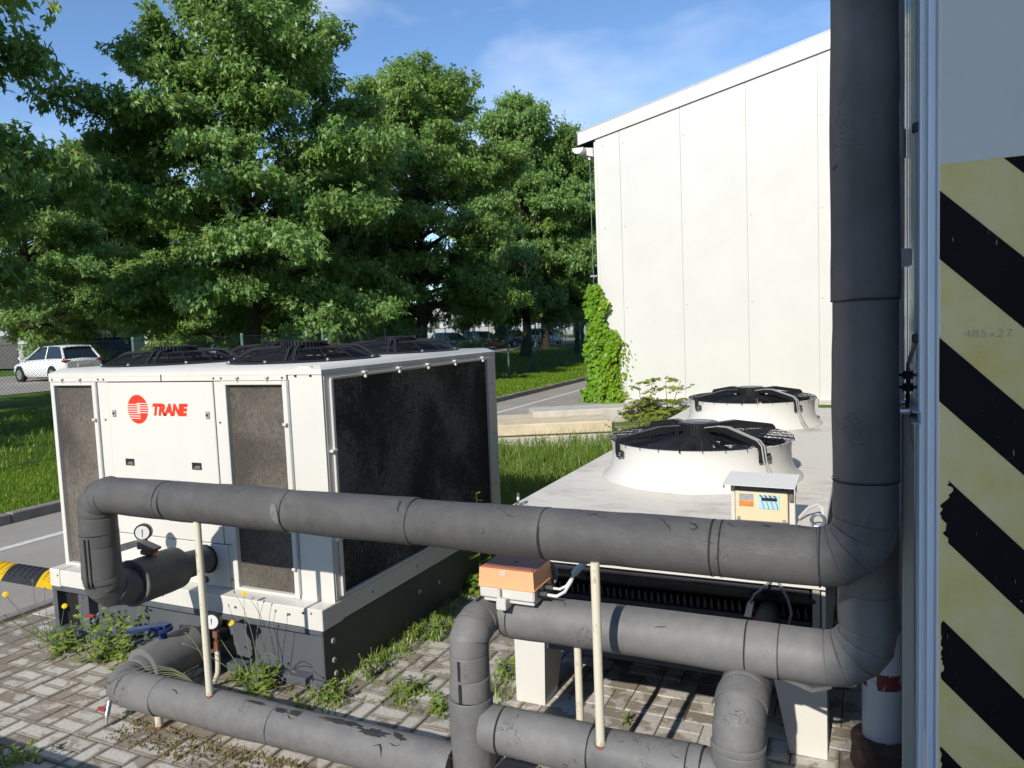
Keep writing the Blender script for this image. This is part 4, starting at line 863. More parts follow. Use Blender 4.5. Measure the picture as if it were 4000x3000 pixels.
for k in range(4):
    xb = -.404 + .019 * k; q = MB()
    for sgn in (1,):
        P = [(xb + .010 * math.sin(t * 1.5) , 3.3706, 1.143 - .034 * t) for t in (0, .25, .5, .75, 1)]
        q.add([(p[0] - .0013, p[1], p[2]) for p in P] + [(p[0] + .0013, p[1], p[2]) for p in P], [(i, i + 1, i + 6, i + 5) for i in range(4)])
    q.add([(xb - .012, 3.3706, 1.170), (xb - .002, 3.3706, 1.170), (xb + .006, 3.3706, 1.160), (xb - .001, 3.3706, 1.160)], [(0, 1, 2, 3)])
    part('display_stripe', q, 'navyprint', cp, 0)
for x, z in ((-.502, 1.064), (-.312, 1.060), (-.500, 1.206), (-.318, 1.204)):
    part('panel_screw', MB().cyl((x, 3.367, z), (x, 3.374, z), .0075, n=14), 'tan' if z < 1.1 else 'blackplastic', cp)
part('panel_hinge', MB().box(-.290, -.272, 3.372, 3.386, 1.145, 1.205, .003).cyl((-.281, 3.368, 1.162), (-.281, 3.374, 1.162), .008, n=12), 'panelgrey', cp)
part('panel_cable', MB().tube([(-.262, 3.50, 1.045), (-.23, 3.56, 1.075), (-.19, 3.60, 1.088), (-.172, 3.60, 1.075), (-.165, 3.60, 1.035)], .007, 8), 'cable', un)

# ------------------------------------------------------------------ hall on the right: cladding, jamb, striped panel
WX = .168
hall = thing('clad_hall_wall', (.6, 9, 0), 'tall glossy white ribbed metal hall wall seen edge-on at the right', 'building')
wy0, wy1, wz1 = 2.66, 17.4, 6.8
q = MB(); prof = []; y = wy0
while y < wy1 - .2:
    for dy, dx in ((0, 0), (.07, 0), (.078, -.006), (.102, -.006), (.11, 0)): prof.append((WX + dx, y + dy))
    y += .12
for x, y in prof: q.v += [(x, y, 0.0), (x, y, wz1)]
q.f = [(2 * i, 2 * i + 2, 2 * i + 3, 2 * i + 1) for i in range(len(prof) - 1)]
part('ribbed_cladding', q, 'alu', hall, 25)
part('wall_core', MB().box(WX + .004, 6.0, wy0 + .02, wy1 - .02, 0, wz1 + .1), 'blockgrey', hall)
part('door_jamb', MB().box(WX - .004, .9, 2.09, 2.655, 0, 5.2, .004), 'alutrim', hall)
for a, b, d, w in ((2.58, 2.650, .020, 0), (2.47, 2.535, .012, 0), (2.36, 2.44, .022, 0), (2.25, 2.335, .014, 0), (2.13, 2.20, .018, 0)):
    part('jamb_strip', MB().box(WX - .004 - d, WX - .0045, a, b, 0, 5.2, .004), 'alutrim', hall)
PY = 2.05
pan = thing('striped_door_panel', (.55, PY, 0), 'grey door panel with a yellow field and peeling black diagonal stripes', 'door')
part('panel_board', MB().box(.163, 1.15, PY, PY + .038, 0, 5.2, .003), 'panel', pan)
yv = [(.1640, 0.0)]
R2 = random.Random(3)
for z in np.arange(.05, 2.27, .06): yv.append((.1645 + abs(R2.gauss(0, .0016)), float(z)))
yv += [(.1650, 2.285), (.35, 2.286), (1.1, 2.286), (1.1, 0)]
part('yellow_field', MB().prism([(x, PY - .0012, z) for x, z in yv], (0, .0010, 0)), 'hazard', pan, 0)
def stripe(zt, zb, x0=.164, jag=0.0):
    x1 = 1.09; L = x1 - x0; P = []
    n = 26; k = (lambda: R2.random() ** 2.2)
    wlk = .4
    for i in range(n + 1):
        wlk = min(1.6, max(0, wlk + R2.gauss(0, .30)))
        f = i / n; z = zt + (zb - zt) * f; j = jag * wlk
        P.append((x0 + j, z))
    P += [(x1, zb - L), (x1, zt - L)]
    part('black_stripe', MB().prism([(x, PY - .0024, z) for x, z in P], (0, .0010, 0)), 'tape', pan, 0)
part('black_stripe', MB().prism([(x, PY - .0024, z) for x, z in ((.290, 2.284), (.45, 2.284), (1.09, 1.642), (1.09, 1.484))], (0, .0010, 0)), 'tape', pan, 0)
stripe(2.225, 2.066); stripe(1.881, 1.729); stripe(1.538, 1.385, .166, .018); stripe(1.190, 1.040, .170, .014); stripe(.868, .712, .166, .01); stripe(.52, .36, .166, .01)
part('pencil_note', front_text('485x27', .262, PY - .0030, 1.888, .026, .096, -.0007), 'stickergrey', pan, 0)

wp = thing('white_wall_pipe', (.070, 3.45, 0), 'grey-white plastic standpipe with a worn red band, in a rusty collar', 'pipe')
part('pipe_shaft', MB().cyl((.070, 3.45, .05), (.070, 3.45, 2.58), .0815, n=36).cyl((.070, 3.45, 2.66), (.070, 3.45, 6.0), .0815, n=36), 'pvc', wp)
part('pipe_socket', MB().cyl((.070, 3.45, 2.55), (.070, 3.45, 2.67), .0875, n=36, rad=.006), 'pvc', wp)
part('pipe_clamp', MB().cyl((.070, 3.45, .62), (.070, 3.45, .645), .0845, n=36), 'steelgrey', wp)
part('red_band', MB().cyl((.070, 3.45, .365), (.070, 3.45, .435), .0822, n=36, caps=False), 'redband', wp)
q = MB().lathe((.070, 3.45, 0), [(.128, .0), (.124, .05), (.120, .09), (.127, .10), (.124, .125), (.110, .135), (.084, .138)], 36)
q.v = [(p[0] + R.uniform(-.0035, .0035), p[1] + R.uniform(-.0035, .0035), p[2] + R.uniform(-.003, .003)) for p in q.v]
part('rusty_collar', q, 'collar', wp)

cd = thing('cable_duct', (.128, 2.58, 0), 'tan square cable duct on the wall with a grey cable rising from it', 'duct')
part('duct_tube', MB().box(.108, .140, 2.566, 2.598, 0, 1.652, .002), 'tan', cd)
part('duct_cable', MB().tube([(.122, 2.58, 1.64), (.123, 2.58, 1.70), (.124, 2.57, 1.745)], .006, 8), 'blackplastic', cd)
for z in (1.715, 1.752): part('cable_coupler', MB().cyl((.123, 2.575, z - .012), (.123, 2.575, z + .012), .015, n=10).cyl((.123, 2.575, z - .004), (.123, 2.575, z + .004), .024, n=8), 'blackplastic', cd)
part('cable_tag', MB().box(.126, .140, 2.55, 2.575, 1.772, 1.792, .002), 'white', cd)
part('rising_cable', MB().tube([(.123, 2.575, 1.765), (.126, 2.55, 1.80), (.134, 2.50, 1.835), (.139, 2.47, 1.86), (.140, 2.455, 1.90), (.140, 2.45, 2.0), (.141, 2.45, 2.8), (.141, 2.45, 4.5)], .0062, 8), 'greycable', cd)
for z in (1.866, 2.46): part('cable_clip', MB().box(.128, .160, 2.440, 2.470, z - .013, z + .013, .003), 'blackplastic', cd)
part('junction_stub', MB().box(.115, .152, 2.93, 3.0, 2.10, 2.16, .004), 'pvc', cd)

sb = thing('pipe_bracket', (.14, 2.6, 1.62), 'galvanised channel on the wall with two threaded rods holding the risers', 'bracket')
q = MB().box(.124, .145, 2.36, 2.86, 1.662, 1.665).box(.124, .145, 2.36, 2.86, 1.630, 1.633).box(.142, .145, 2.36, 2.86, 1.633, 1.662)
part('channel', q, 'steelgrey', sb)
for y, z in ((2.50, 1.648), (2.70, 1.652)):
    part('threaded_rod', MB().cyl((.088, y, z), (.126, y, z), .005, n=8).cyl((.098, y, z), (.120, y, z), .0085, n=6), 'steel', sb)
    part('rod_nut', MB().cyl((.120, y, z), (.1255, y, z), .011, n=6), 'steel', sb)
part('tie_wire', MB().tube([(.118, 2.52, 1.66), (.124, 2.50, 1.63), (.127, 2.47, 1.58), (.132, 2.44, 1.54)], .0012, 4), 'wire', sb)

# ------------------------------------------------------------------ white shed with mono-pitch gable
SY = 17.55
sh = thing('white_panel_shed', (0, 20, 0), 'large windowless white shed with sloping roof edge and ivy on its corner', 'building')
ez = lambda x: 7.40 + .222 * (x + .69)
xsv = [-5.80, -5.198, -3.766, -2.32, -.856, .60, 2.05]
for a, b in zip(xsv[:-1], xsv[1:]):
    part('wall_panel', MB().prism([(a + .004, SY, .04), (b - .004, SY, .04), (b - .004, SY, ez(b) + .05), (a + .004, SY, ez(a) + .05)], (0, .05, 0)), 'shedwhite', sh, 0)
    part('panel_seam', MB().box(b - .004, b + .004, SY + .012, SY + .05, .04, ez(b)), 'panelgap', sh)
core = MB().prism([(-5.78, SY + .051, 0), (6, SY + .051, 0), (6, SY + .051, ez(6)), (-5.78, SY + .051, ez(-5.78))], (0, 30, 0)); part('shed_core', core, 'shedwhite', sh, 0)
part('corner_trim', MB().box(-5.83, -5.765, SY - .012, SY + .10, .03, ez(-5.8) - .02), 'shedwhite', sh)
part('base_ledge', MB().box(-5.9, 2.0, SY - .16, SY - .002, -.03, .06, .01), 'concrete', sh)
for z in (2.27, 4.19, 6.12):
    for x in (-5.61, -5.118, -3.69, -2.243, -.783): part('wall_screw', MB().cyl((x, SY - .010, z), (x, SY, z), .011, n=8), 'screw', sh)
xa, xb = -6.22, 2.3
part('roof_edge_fascia', MB().prism([(xa, SY - .045, ez(xa) + .05), (xb, SY - .045, ez(xb) + .0), (xb, SY - .045, ez(xb) + .40), (xa, SY - .045, ez(xa) + .33)], (0, .03, 0)), 'shedwhite', sh, 0)
part('roof_sheet', MB().prism([(xa - .03, SY - .05, ez(xa) + .325), (xb, SY - .05, ez(xb) + .401), (xb, SY - .05, ez(xb) + .43), (xa - .03, SY - .05, ez(xa) + .36)], (0, 30, 0)), 'steelgrey', sh, 0)
part('roof_end_cap', MB().box(xa - .05, xa - .002, SY - .04, SY + 3, ez(xa) + .03, ez(xa) + .32), 'blackmetal', sh)
g = MB(); n = 12; ga = [(-6.13 + .14 * math.cos(math.pi + math.pi * i / n), 6.10 + .14 * math.sin(math.pi + math.pi * i / n)) for i in range(n + 1)]
for yy in (SY - .32, SY + 25): g.v += [(x, yy, z) for x, z in ga] + [(x * .999 + .0, yy, z + .012) for x, z in ga]
N2 = 2 * (n + 1)
g.f = [(i, i + 1, N2 + i + 1, N2 + i) for i in range(n)] + [tuple(range(n + 1))]
part('gutter', g, 'whitepaint', sh, 60)
part('eave_soffit', MB().prism([(-6.1, SY - .1, 5.98), (-5.83, SY - .1, 5.90), (-5.83, SY - .1, 6.10), (-6.1, SY - .1, 6.14)], (0, 25, 0)), 'shedwhite', sh, 0)
for dx in (0, .10): part('climbing_wire', MB().tube([(-5.93 + dx, SY - .05 + dx, 5.85), (-5.93 + dx, SY - .05 + dx, 2.4)], .006, 5), 'steelgrey', sh)
part('wire_bracket', MB().box(-6.0, -5.84, SY - .07, SY - .03, 3.05, 3.09), 'steel', sh)
part('wire_eye', MB().cyl((-5.93, SY - .07, 5.83), (-5.93, SY - .07, 5.89), .03, n=10), 'cream', sh)

# ------------------------------------------------------------------ concrete slabs lying behind the units
def slab(name, c, ang, size, mat, label, tilt=0.0):
    a = math.radians(ang); e = Vector((math.cos(a), math.sin(a), 0)); t = Vector((-math.sin(a), math.cos(a), 0)); u_ = Vector((0, 0, 1))
    e2 = (e + u_ * tilt).normalized()
    q = MB().obox(c, [e2, t, e2.cross(t)], size, .015)
    q.v = [(p[0] + R.uniform(-.006, .006), p[1] + R.uniform(-.006, .006), p[2] + R.uniform(-.004, .004)) for p in q.v]
    return single(name, q, mat, label, 'slab', 'concrete slabs behind the units', 25)
slab('concrete_slab', (-4.75, 11.45, .31), 26, (1.95, 1.35, .18), 'concretey', 'yellowish concrete slab on top of the stack behind the logo chiller')
slab('concrete_slab', (-4.55, 11.35, .10), 28, (2.0, 1.1, .20), 'concrete', 'grey concrete slab lying flat under the yellowish one')
slab('concrete_slab', (-3.05, 13.05, .36), 30, (5.0, .75, .26), 'concrete', 'long pale concrete beam reaching toward the white shed')
slab('concrete_slab', (-2.70, 12.15, .09), 24, (3.2, .7, .22), 'concrete', 'low concrete beam half buried in grass beside the shrub')

# ------------------------------------------------------------------ speed bump on the road
bump = thing('speed_bump', (-6.6, 3.9, 0), 'rubber speed bump with yellow and black blocks across the road', 'speed bump')
yb0, yb1 = 3.70, 4.06
x = -5.78; k = 0
while x > -8.4:
    w = .455; n = 10; q = MB()
    skew = .34
    for i in range(n + 1):
        f = i / n; yy = yb0 + (yb1 - yb0) * f; z = .004 + .036 * math.sin(math.pi * f) ** .9
        q.v += [(x - skew * f + .17, yy, z), (x - w - skew * f + .17, yy, z)]
    q.f = [(2 * i, 2 * i + 1, 2 * i + 3, 2 * i + 2) for i in range(n)]
    b = part('bump_block', q, 'bumpyellow' if k % 2 == 0 else 'bumpblack', bump, 60)
    if k < 4:
        st = MB()
        for i in range(2, 9):
            for j in range(6):
                f = (i + .5 * (j % 2)) / n; xx = x - skew * f + .17 - w * (j + .5) / 6; yy = yb0 + (yb1 - yb0) * f; z = .004 + .036 * math.sin(math.pi * f) ** .9
                st.box(xx - .012, xx + .012, yy - .008, yy + .008, z - .004, z + .005)
        o = part('grip_studs', st, 'bumpyellow' if k % 2 == 0 else 'bumpblack', b); o['kind'] = 'stuff'
    x -= w; k += 1

# ------------------------------------------------------------------ chain-link fence
FX = -11.8
fe = thing('chain_link_fence', (FX, 20, 0.09), 'tall green chain-link fence along the grass verge', 'fence')
py = [1.5 + 2.6 * k - .01 for k in range(-1, 19)]
for k, y in enumerate(py):
    p = part('fence_post', MB().cyl((FX, y, .0), (FX, y, 2.02), .030, n=10, rad=.004), 'fencegreen', fe)
for y in (27.49,):
    for s_ in (-1, 1): part('post_brace', MB().cyl((FX, y, 1.2), (FX, y + 1.05 * s_, .08), .022, n=8), 'fencegreen', fe)
w_ = MB(); ya, yb, za, zb = -1.0, 48.3, .12, 1.96; h = zb - za; step = .062; rr = .0026
nst = int((yb - ya) / step)
for k in range(nst):
    y = ya + k * step
    for s_ in (1, -1):
        y0, y1 = (y, y + h) if s_ > 0 else (y + h, y)
        if max(y0, y1) > yb: continue
        w_.add([(FX + .034, y0 - rr, za), (FX + .034, y0 + rr, za), (FX + .034 + rr * 1.6, y0, za), (FX + .034, y1 - rr, zb), (FX + .034, y1 + rr, zb), (FX + .034 + rr * 1.6, y1, zb)], [(0, 1, 4, 3), (1, 2, 5, 4), (2, 0, 3, 5)])
o = part('wire_mesh', w_, 'wire', fe, 0); o['kind'] = 'stuff'
for z in (.12, 1.04, 1.965): part('tension_wire', MB().cyl((FX + .036, -1, z), (FX + .036, 48.3, z), .004, n=5), 'wire', fe)
f2 = thing('back_fence', (-24, 70, .1), 'far thin dark fence beyond the shaded lawn', 'fence')
for k in range(22):
    y = 34 + 3.2 * k; part('fence_post', MB().cyl((-23.2 - .10 * k, y, .05), (-23.2 - .10 * k, y, 2.0), .03, n=6), 'wire', f2)
for z in (1.0, 1.95): part('tension_wire', MB().tube([(-23.2, 34, z), (-25.3, 101, z)], .008, 4), 'wire', f2)

# ------------------------------------------------------------------ trees
LEAF_V = np.array([(0, 0, 0), (1, 0, -.16), (.58, .15, .03), (.58, -.15, .03), (.60, .36, -.08), (.60, -.36, -.08), (.22, .06, .02), (.22, -.06, .02)])
LEAF_F = np.array([(0, 2, 1), (0, 1, 3), (6, 4, 2), (7, 3, 5)])
SIMPLE_V = np.array([(0, 0, 0), (.45, .30, -.03), (1, 0, -.10), (.45, -.30, -.03)]); SIMPLE_F = np.array([(0, 1, 2), (0, 2, 3)])
def unit(a): return a / np.maximum(1e-9, np.linalg.norm(a, axis=1, keepdims=True))
def leaves(P, D, Nn, size, rnd, V0=LEAF_V, F0=LEAF_F):
    """place a leaf at each P pointing along D with normal near Nn"""
    D = unit(D); W_ = unit(np.cross(Nn, D)); U = np.cross(D, W_)
    V = P[:, None, :] + size[:, None, None] * (V0[None, :, 0, None] * D[:, None, :] + V0[None, :, 1, None] * W_[:, None, :] + V0[None, :, 2, None] * U[:, None, :])
    n = len(P); F = (F0[None] + (np.arange(n) * len(V0))[:, None, None]).reshape(-1, 3)
    return V.reshape(-1, 3), F, np.repeat(rnd, len(F0))
def grow(seed, H, Rm, nl, low, lpn, lsize, leaf='oak'):
    g = np.random.default_rng(seed); rr = random.Random(seed)
    tr = MB(); tp = []; x = y = 0.0
    for i in range(9):
        t = i / 8; tp.append((x, y, H * .93 * t)); x += rr.uniform(-.12, .12); y += rr.uniform(-.12, .12)
    tr.tube(tp, [.27 * (1 - .9 * i / 8) + (.10 if i == 0 else 0) for i in range(9)], 10)
    lb = MB(); SP, SD, SC = [], [], []
    def at(z): 
        f = min(.999, z / (H * .93)) * 8; i = int(f); a, b = Vector(tp[i]), Vector(tp[i + 1]); return a + (b - a) * (f - i)
    for i in range(nl):
        t = ((i + .5) / nl) ** .9; h = low + (H * .94 - low) * t; az = i * 2.39996 + rr.uniform(-.3, .3)
        pr_ = (.80 + .20 * t / .3) if t < .3 else ((1 - t) / .7) ** .62 + .10
        L = Rm * pr_ * rr.uniform(.72, 1.12); el = math.radians(6 + 56 * t + rr.uniform(-20, 20)); b0 = at(h); e = Vector((math.cos(az), math.sin(az), 0)); pts = []
        sagk = .25 * (1 - t) ** 1.3 * L
        for k in range(6):
            s = k / 5; pts.append(b0 + e * (L * s * math.cos(el)) + Vector((rr.uniform(-.06, .06) * k, rr.uniform(-.06, .06) * k, L * s * math.sin(el) + .5 * s * (1 - s) * L * .5 - sagk * s * s)))
        lb.tube(pts, [(.075 * (1 - t) + .025) * (1 - .8 * k / 5) for k in range(6)], 5)
        mm = int(L / .26) + 2; tone = rr.uniform(-.16, .16)
        for j in range(mm):
            s = .30 + .70 * ((j + .5) / mm) ** .75; f = s * 5; a = int(min(4, f)); p = pts[a] + (pts[a + 1] - pts[a]) * (f - a)
            d = (pts[a + 1] - pts[a]).normalized(); sgn = 1 if j % 2 else -1; ang = sgn * math.radians(rr.uniform(30, 75))
            d2 = Vector((d.x * math.cos(ang) - d.y * math.sin(ang), d.x * math.sin(ang) + d.y * math.cos(ang), d.z + rr.uniform(-.1, .35))).normalized()
            l2 = (.40 + .55 * (1 - s)) * min(1.7, L * .5) * rr.uniform(.7, 1.2); q = p + d2 * l2 - Vector((0, 0, .12 * l2))
            lb.tube([p, p + d2 * l2 * .5, q], [.018, .012, .005], 3, False)
            ns = int(l2 / .17) + 2
            for m_ in range(ns):
                c = p + (q - p) * ((m_ + .6) / ns); SP.append(c + Vector((rr.gauss(0, .13), rr.gauss(0, .13), rr.gauss(0, .13)))); SD.append(d2 + Vector((rr.gauss(0, .5), rr.gauss(0, .5), rr.gauss(0, .3)))); SC.append(tone)
        SP.append(pts[-1]); SD.append(e + Vector((0, 0, .3))); SC.append(tone + .2)
    for k in range(14):
        SP.append(Vector((rr.gauss(0, .18), rr.gauss(0, .18), H * rr.uniform(.88, 1.0)))); SD.append(Vector((rr.gauss(0, .3), rr.gauss(0, .3), 1))); SC.append(.1)
    SP = np.array([tuple(p) for p in SP]); SD = unit(np.array([tuple(p) for p in SD])); SC = np.array(SC); n = len(SP)
    P = np.repeat(SP, lpn, 0) + g.normal(0, .085, (n * lpn, 3)) + np.repeat(SD, lpn, 0) * g.uniform(0, .22, (n * lpn, 1))
    D = np.repeat(SD, lpn, 0) * .55 + g.normal(0, .55, (n * lpn, 3)) + np.array([0, 0, -.75]); OUT = np.repeat(unit(SP * np.array([1, 1, 0]) + 1e-6), lpn, 0); Nn = np.array([0, 0, .75]) + g.normal(0, .50, (n * lpn, 3)) + OUT * .30
    rnd = np.clip(g.beta(2, 2, n * lpn) * .75 + np.repeat(SC, lpn) + .08, 0, .92); young = g.random(n * lpn) > .985; rnd[young] = 1.0
    V, F, rn_ = leaves(P, D, Nn, lsize * g.uniform(.7, 1.25, n * lpn), rnd)
    return tr, lb, npmesh('crown', V, F, rn_, leaf)
TREE = []
for k, (seed, H, Rm, nl, low, leaf) in enumerate(((5, 12.4, 4.7, 92, 2.3, 'oak'), (17, 12.0, 4.4, 88, 2.2, 'oak2'), (31, 11.2, 4.2, 80, 2.2, 'oak'))):
    tr, lb, cr = grow(seed, H, Rm, nl, low, 17, .185, leaf); TREE.append((mk('trunk', tr.v, tr.f, 'bark', 60), mk('limbs', lb.v, lb.f, 'bark', 60), cr))
def tree(kind, x, y, s, rot, label, sxy=None):
    t = thing('oak_tree', (x, y, float(hgt(x, y)) - .03), label, 'tree', 'oak trees beyond the fence'); t.rotation_euler = (0, 0, rot); t.scale = (sxy or s, sxy or s, s)
    for nm, me_ in zip(('trunk', 'limbs', 'crown'), TREE[kind]):
        o = bpy.data.objects.new(nm, me_); COL.objects.link(o); o.parent = t
tree(0, -15.6, 16.0, .98, 0.3, 'big oak right behind the logo chiller, its top cut by the picture edge', .98)
tree(1, -15.6, 25.2, .99, 1.9, 'oak with a pointed double top, thick trunk above the chiller back corner')
tree(2, -19.8, 7.3, 1.30, 4.0, 'nearest oak at the left picture edge, hanging low over the fence')
tree(2, -17.6, 39.5, 1.28, 2.2, 'oak with bare trunk standing on the shaded lawn left of the shed', 1.05)
tree(0, -21.0, 27.5, .82, 5.1, 'oak seen in the gap between the two big nearest crowns', .95)
tree(1, -15.4, 42.5, 1.08, 3.7, 'oak whose crown touches the gutter corner of the shed', .95)
tree(1, -24.5, 68, 1.15, .4, 'slim dark oak trunk just left of the ivy')
tree(0, -21.5, 52, 1.10, 3.3, 'oak behind the parked cars, right of the lawn trunk')
tree(2, -35.5, 23.0, .95, 1.2, 'oak behind the white car at the far left')
tree(1, -30.0, 38, 1.05, 2.9, 'oak in the second row behind the fan motors')
tree(0, -27.0, 56, 1.0, 4.4, 'oak in the second row over the parked cars')
tree(1, -40.0, 30, 1.1, .8, 'far oak behind the blue container')
tree(2, -44.0, 62, 1.15, 5.5, 'far oak behind the silver parked cars')
tree(0, -33.0, 90, 1.2, 2.0, 'farthest oak in front of the long white building')
tree(2, -17.2, -7.4, .9, 2.6, 'oak outside the left picture edge, its shade on the verge')
tree(1, -60.0, 44, 1.2, 1.6, 'far oak at the left horizon')
tree(1, -25.5, 24.5, .66, 3.4, 'small oak filling the gap left of the big trunk', .85)
tree(0, -24.0, 32.0, .70, .9, 'small oak filling the gap right of the big trunk', .85)
tree(2, -33.0, 33.0, .72, 2.1, 'small oak behind the left roof fans', .9)
tree(1, -34.0, 45.0, .75, 5.0, 'small oak behind the silver parked car', .9)
tree(2, -46.0, 44.0, .8, 3.9, 'small far oak behind the navy parked car', .95)

# ------------------------------------------------------------------ grass
def blades(X, Y, Z, ln, wd, lean, rnd, g):
    n = len(X); a = g.uniform(0, 2 * np.pi, n); b = g.uniform(0, 2 * np.pi, n)
    w = np.stack([np.cos(a), np.sin(a), 0 * a], 1) * wd[:, None] * .5; l = np.stack([np.cos(b), np.sin(b), 0 * b], 1) * (ln * lean)[:, None]; p = np.stack([X, Y, Z], 1)
    mid = p + l * .35 + np.array([0, 0, 1]) * (ln * .6)[:, None]; tip = p + l + np.array([0, 0, 1]) * (ln * (1 - .35 * lean))[:, None]
    V = np.stack([p - w, p + w, mid + w * .7, mid - w * .7, tip], 1).reshape(-1, 3); F0 = np.array([(0, 1, 2), (0, 2, 3), (3, 2, 4)])
    return V, (F0[None] + (np.arange(n) * 5)[:, None, None]).reshape(-1, 3), np.repeat(rnd, 3)
def lawn(name, label, boxes, mat, seed, z0=None):
    g = np.random.default_rng(seed); A = []
    for (x0, x1, y0, y1, dens, l0, l1, wd) in boxes:
        n = int((x1 - x0) * (y1 - y0) * dens); X = g.uniform(x0, x1, n); Y = g.uniform(y0, y1, n); ln_ = g.uniform(l0, l1, n)
        A.append(blades(X, Y, (hgt(X, Y) - .005 if z0 is None else z0 + 0 * X), ln_, wd * g.uniform(.6, 1.3, n), g.uniform(.15, .75, n), np.clip(g.normal(.5, .24, n), 0, 1), g))
    V = np.concatenate([a[0] for a in A]); off = np.cumsum([0] + [len(a[0]) for a in A[:-1]]); F = np.concatenate([a[1] + o for a, o in zip(A, off)]); r = np.concatenate([a[2] for a in A])
    o = npobj(name, npmesh(name, V, F, r, mat)); tag(o, label, 'grass', kind='stuff'); return o
lawn('verge_grass', 'short sunlit grass on the verge between road and fence', [(-11.7, -8.63, 3, 9, 1500, .03, .085, .008), (-11.7, -8.63, 9, 16, 1000, .03, .09, .011), (-11.7, -8.63, 16, 38, 520, .03, .10, .017)], 'grass', 3)
lawn('lawn_grass', 'shaded lawn grass under the oaks behind the fence', [(-20, -11.9, 6, 22, 90, .06, .22, .020), (-22, -11.9, 22, 52, 60, .06, .24, .028)], 'grass', 4)
lawn('tall_grass', 'tall uncut grass between the two units and the concrete slabs', [(-2.64, -1.70, 5.0, 8, 1700, .22, .55, .010), (-3.4, -1.70, 8, 11, 700, .25, .60, .012), (-4.7, -2.64, 5.5, 8.0, 900, .18, .45, .011), (-5.2, -3.4, 8.0, 10.4, 620, .2, .46, .013), (-2.2, -1.7, 4.5, 5.4, 500, .06, .22, .008), (-4.6, -1.7, 10.4, 12.4, 260, .2, .5, .014)], 'tallgrass', 5)
lawn('paving_weeds', 'tiny weeds and moss rooted in the paving joints', [(-2.67, -2.56, 3.15, 5.2, 2600, .02, .09, .008), (-2.56, -2.44, 3.4, 4.6, 900, .015, .06, .007), (-2.62, -2.40, 3.85, 4.25, 2600, .02, .10, .009), (-2.66, -2.5, 3.5, 3.75, 2600, .02, .08, .009), (-3.3, -3.0, 3.0, 3.12, 3000, .03, .12, .010), (-2.75, -2.45, 2.9, 3.08, 2000, .02, .09, .009), (-2.32, -2.12, 3.14, 3.34, 2600, .02, .07, .009), (-2.45, -2.0, 3.10, 3.13, 3000, .01, .04, .008), (-2.52, -2.05, 3.30, 3.33, 2500, .01, .04, .008), (-2.02, -1.9, 3.1, 3.2, 3500, .02, .07, .009), (-1.88, -1.68, 3.3, 4.3, 1200, .02, .12, .008), (-1.83, -1.76, 3.02, 3.1, 3500, .02, .07, .009), (-5.1, -4.0, 2.98, 3.12, 1300, .02, .10, .008)], 'weed', 6, -.004)
lawn('dry_moss', 'brownish moss and dry litter under the lowest pipe', [(-3.42, -2.9, 2.34, 2.54, 5200, .006, .022, .010), (-3.0, -1.6, 2.33, 2.47, 3600, .006, .022, .010), (-2.9, -2.2, 2.44, 2.52, 2500, .02, .05, .008), (-4.9, -3.6, 2.90, 3.05, 900, .01, .05, .008), (-3.05, -2.85, 3.02, 3.1, 5000, .01, .03, .01)], 'drygrass', 7, -.003)

# ------------------------------------------------------------------ weeds and flowers with their own shape
def weed(name, loc, nst, h, spread, label, cat, lsz, mat='weed', nleaf=9, seed=1, simple=True):
    t = thing(name, (loc[0], loc[1], -.012), label, cat); rr = random.Random(seed); g = np.random.default_rng(seed); st = MB(); P, D, N_, Sz = [], [], [], []
    for k in range(nst):
        a = rr.uniform(0, 6.28); hh = h * rr.uniform(.6, 1.0); b = Vector((loc[0] + rr.gauss(0, spread * .35), loc[1] + rr.gauss(0, spread * .35), -.012)); tip = b + Vector((math.cos(a) * spread * rr.random(), math.sin(a) * spread * rr.random(), hh))
        m_ = (b + tip) / 2 + Vector((0, 0, hh * .12)); st.tube([b, m_, tip], [.004, .003, .0015], 4)
        for j in range(nleaf):
            f = (j + .6) / nleaf; p = b + (m_ - b) * (2 * f) if f < .5 else m_ + (tip - m_) * (2 * f - 1); an = rr.uniform(0, 6.28)
            P.append(tuple(p)); D.append((math.cos(an), math.sin(an), rr.uniform(-.2, .5))); N_.append((rr.gauss(0, .3), rr.gauss(0, .3), 1)); Sz.append(lsz * rr.uniform(.6, 1.2) * (1.15 - .6 * f))
    part('stems', st, 'stem', t)
    V, F, r = leaves(np.array(P), np.array(D), np.array(N_), np.array(Sz), np.clip(g.normal(.55, .2, len(P)), 0, 1), SIMPLE_V, SIMPLE_F)
    o = npobj('foliage', npmesh('foliage', V - np.array([loc[0], loc[1], -.012]), F, r, mat), t); return t
weed('leafy_weed', (-4.22, 3.02), 20, .34, .22, 'bushy bright green weed below the left bend of the upper pipe', 'weed', .075, nleaf=12, seed=2)
weed('leafy_weed', (-4.62, 2.98), 9, .16, .16, 'low dark leafy weed at the left foot of the logo chiller', 'weed', .09, nleaf=7, seed=3)
weed('leafy_weed', (-3.05, 3.02), 14, .15, .15, 'green weed tuft behind the lowest pipe beside the drain tube', 'weed', .07, nleaf=8, seed=4)
weed('leafy_weed', (-2.52, 3.38), 8, .20, .08, 'thin upright weed at the right corner of the slate plinth', 'weed', .035, nleaf=10, seed=5)
weed('leafy_weed', (-2.52, 3.95), 12, .14, .16, 'yellow-green weed mat halfway along the dark plinth side', 'weed', .035, nleaf=12, seed=6)
weed('leafy_weed', (-2.18, 3.28), 9, .10, .10, 'small bright weed in the middle of the open paving', 'weed', .05, nleaf=8, seed=7)
weed('leafy_weed', (-1.98, 3.16), 8, .08, .07, 'compact round weed just left of the standpipe', 'weed', .045, nleaf=8, seed=8)
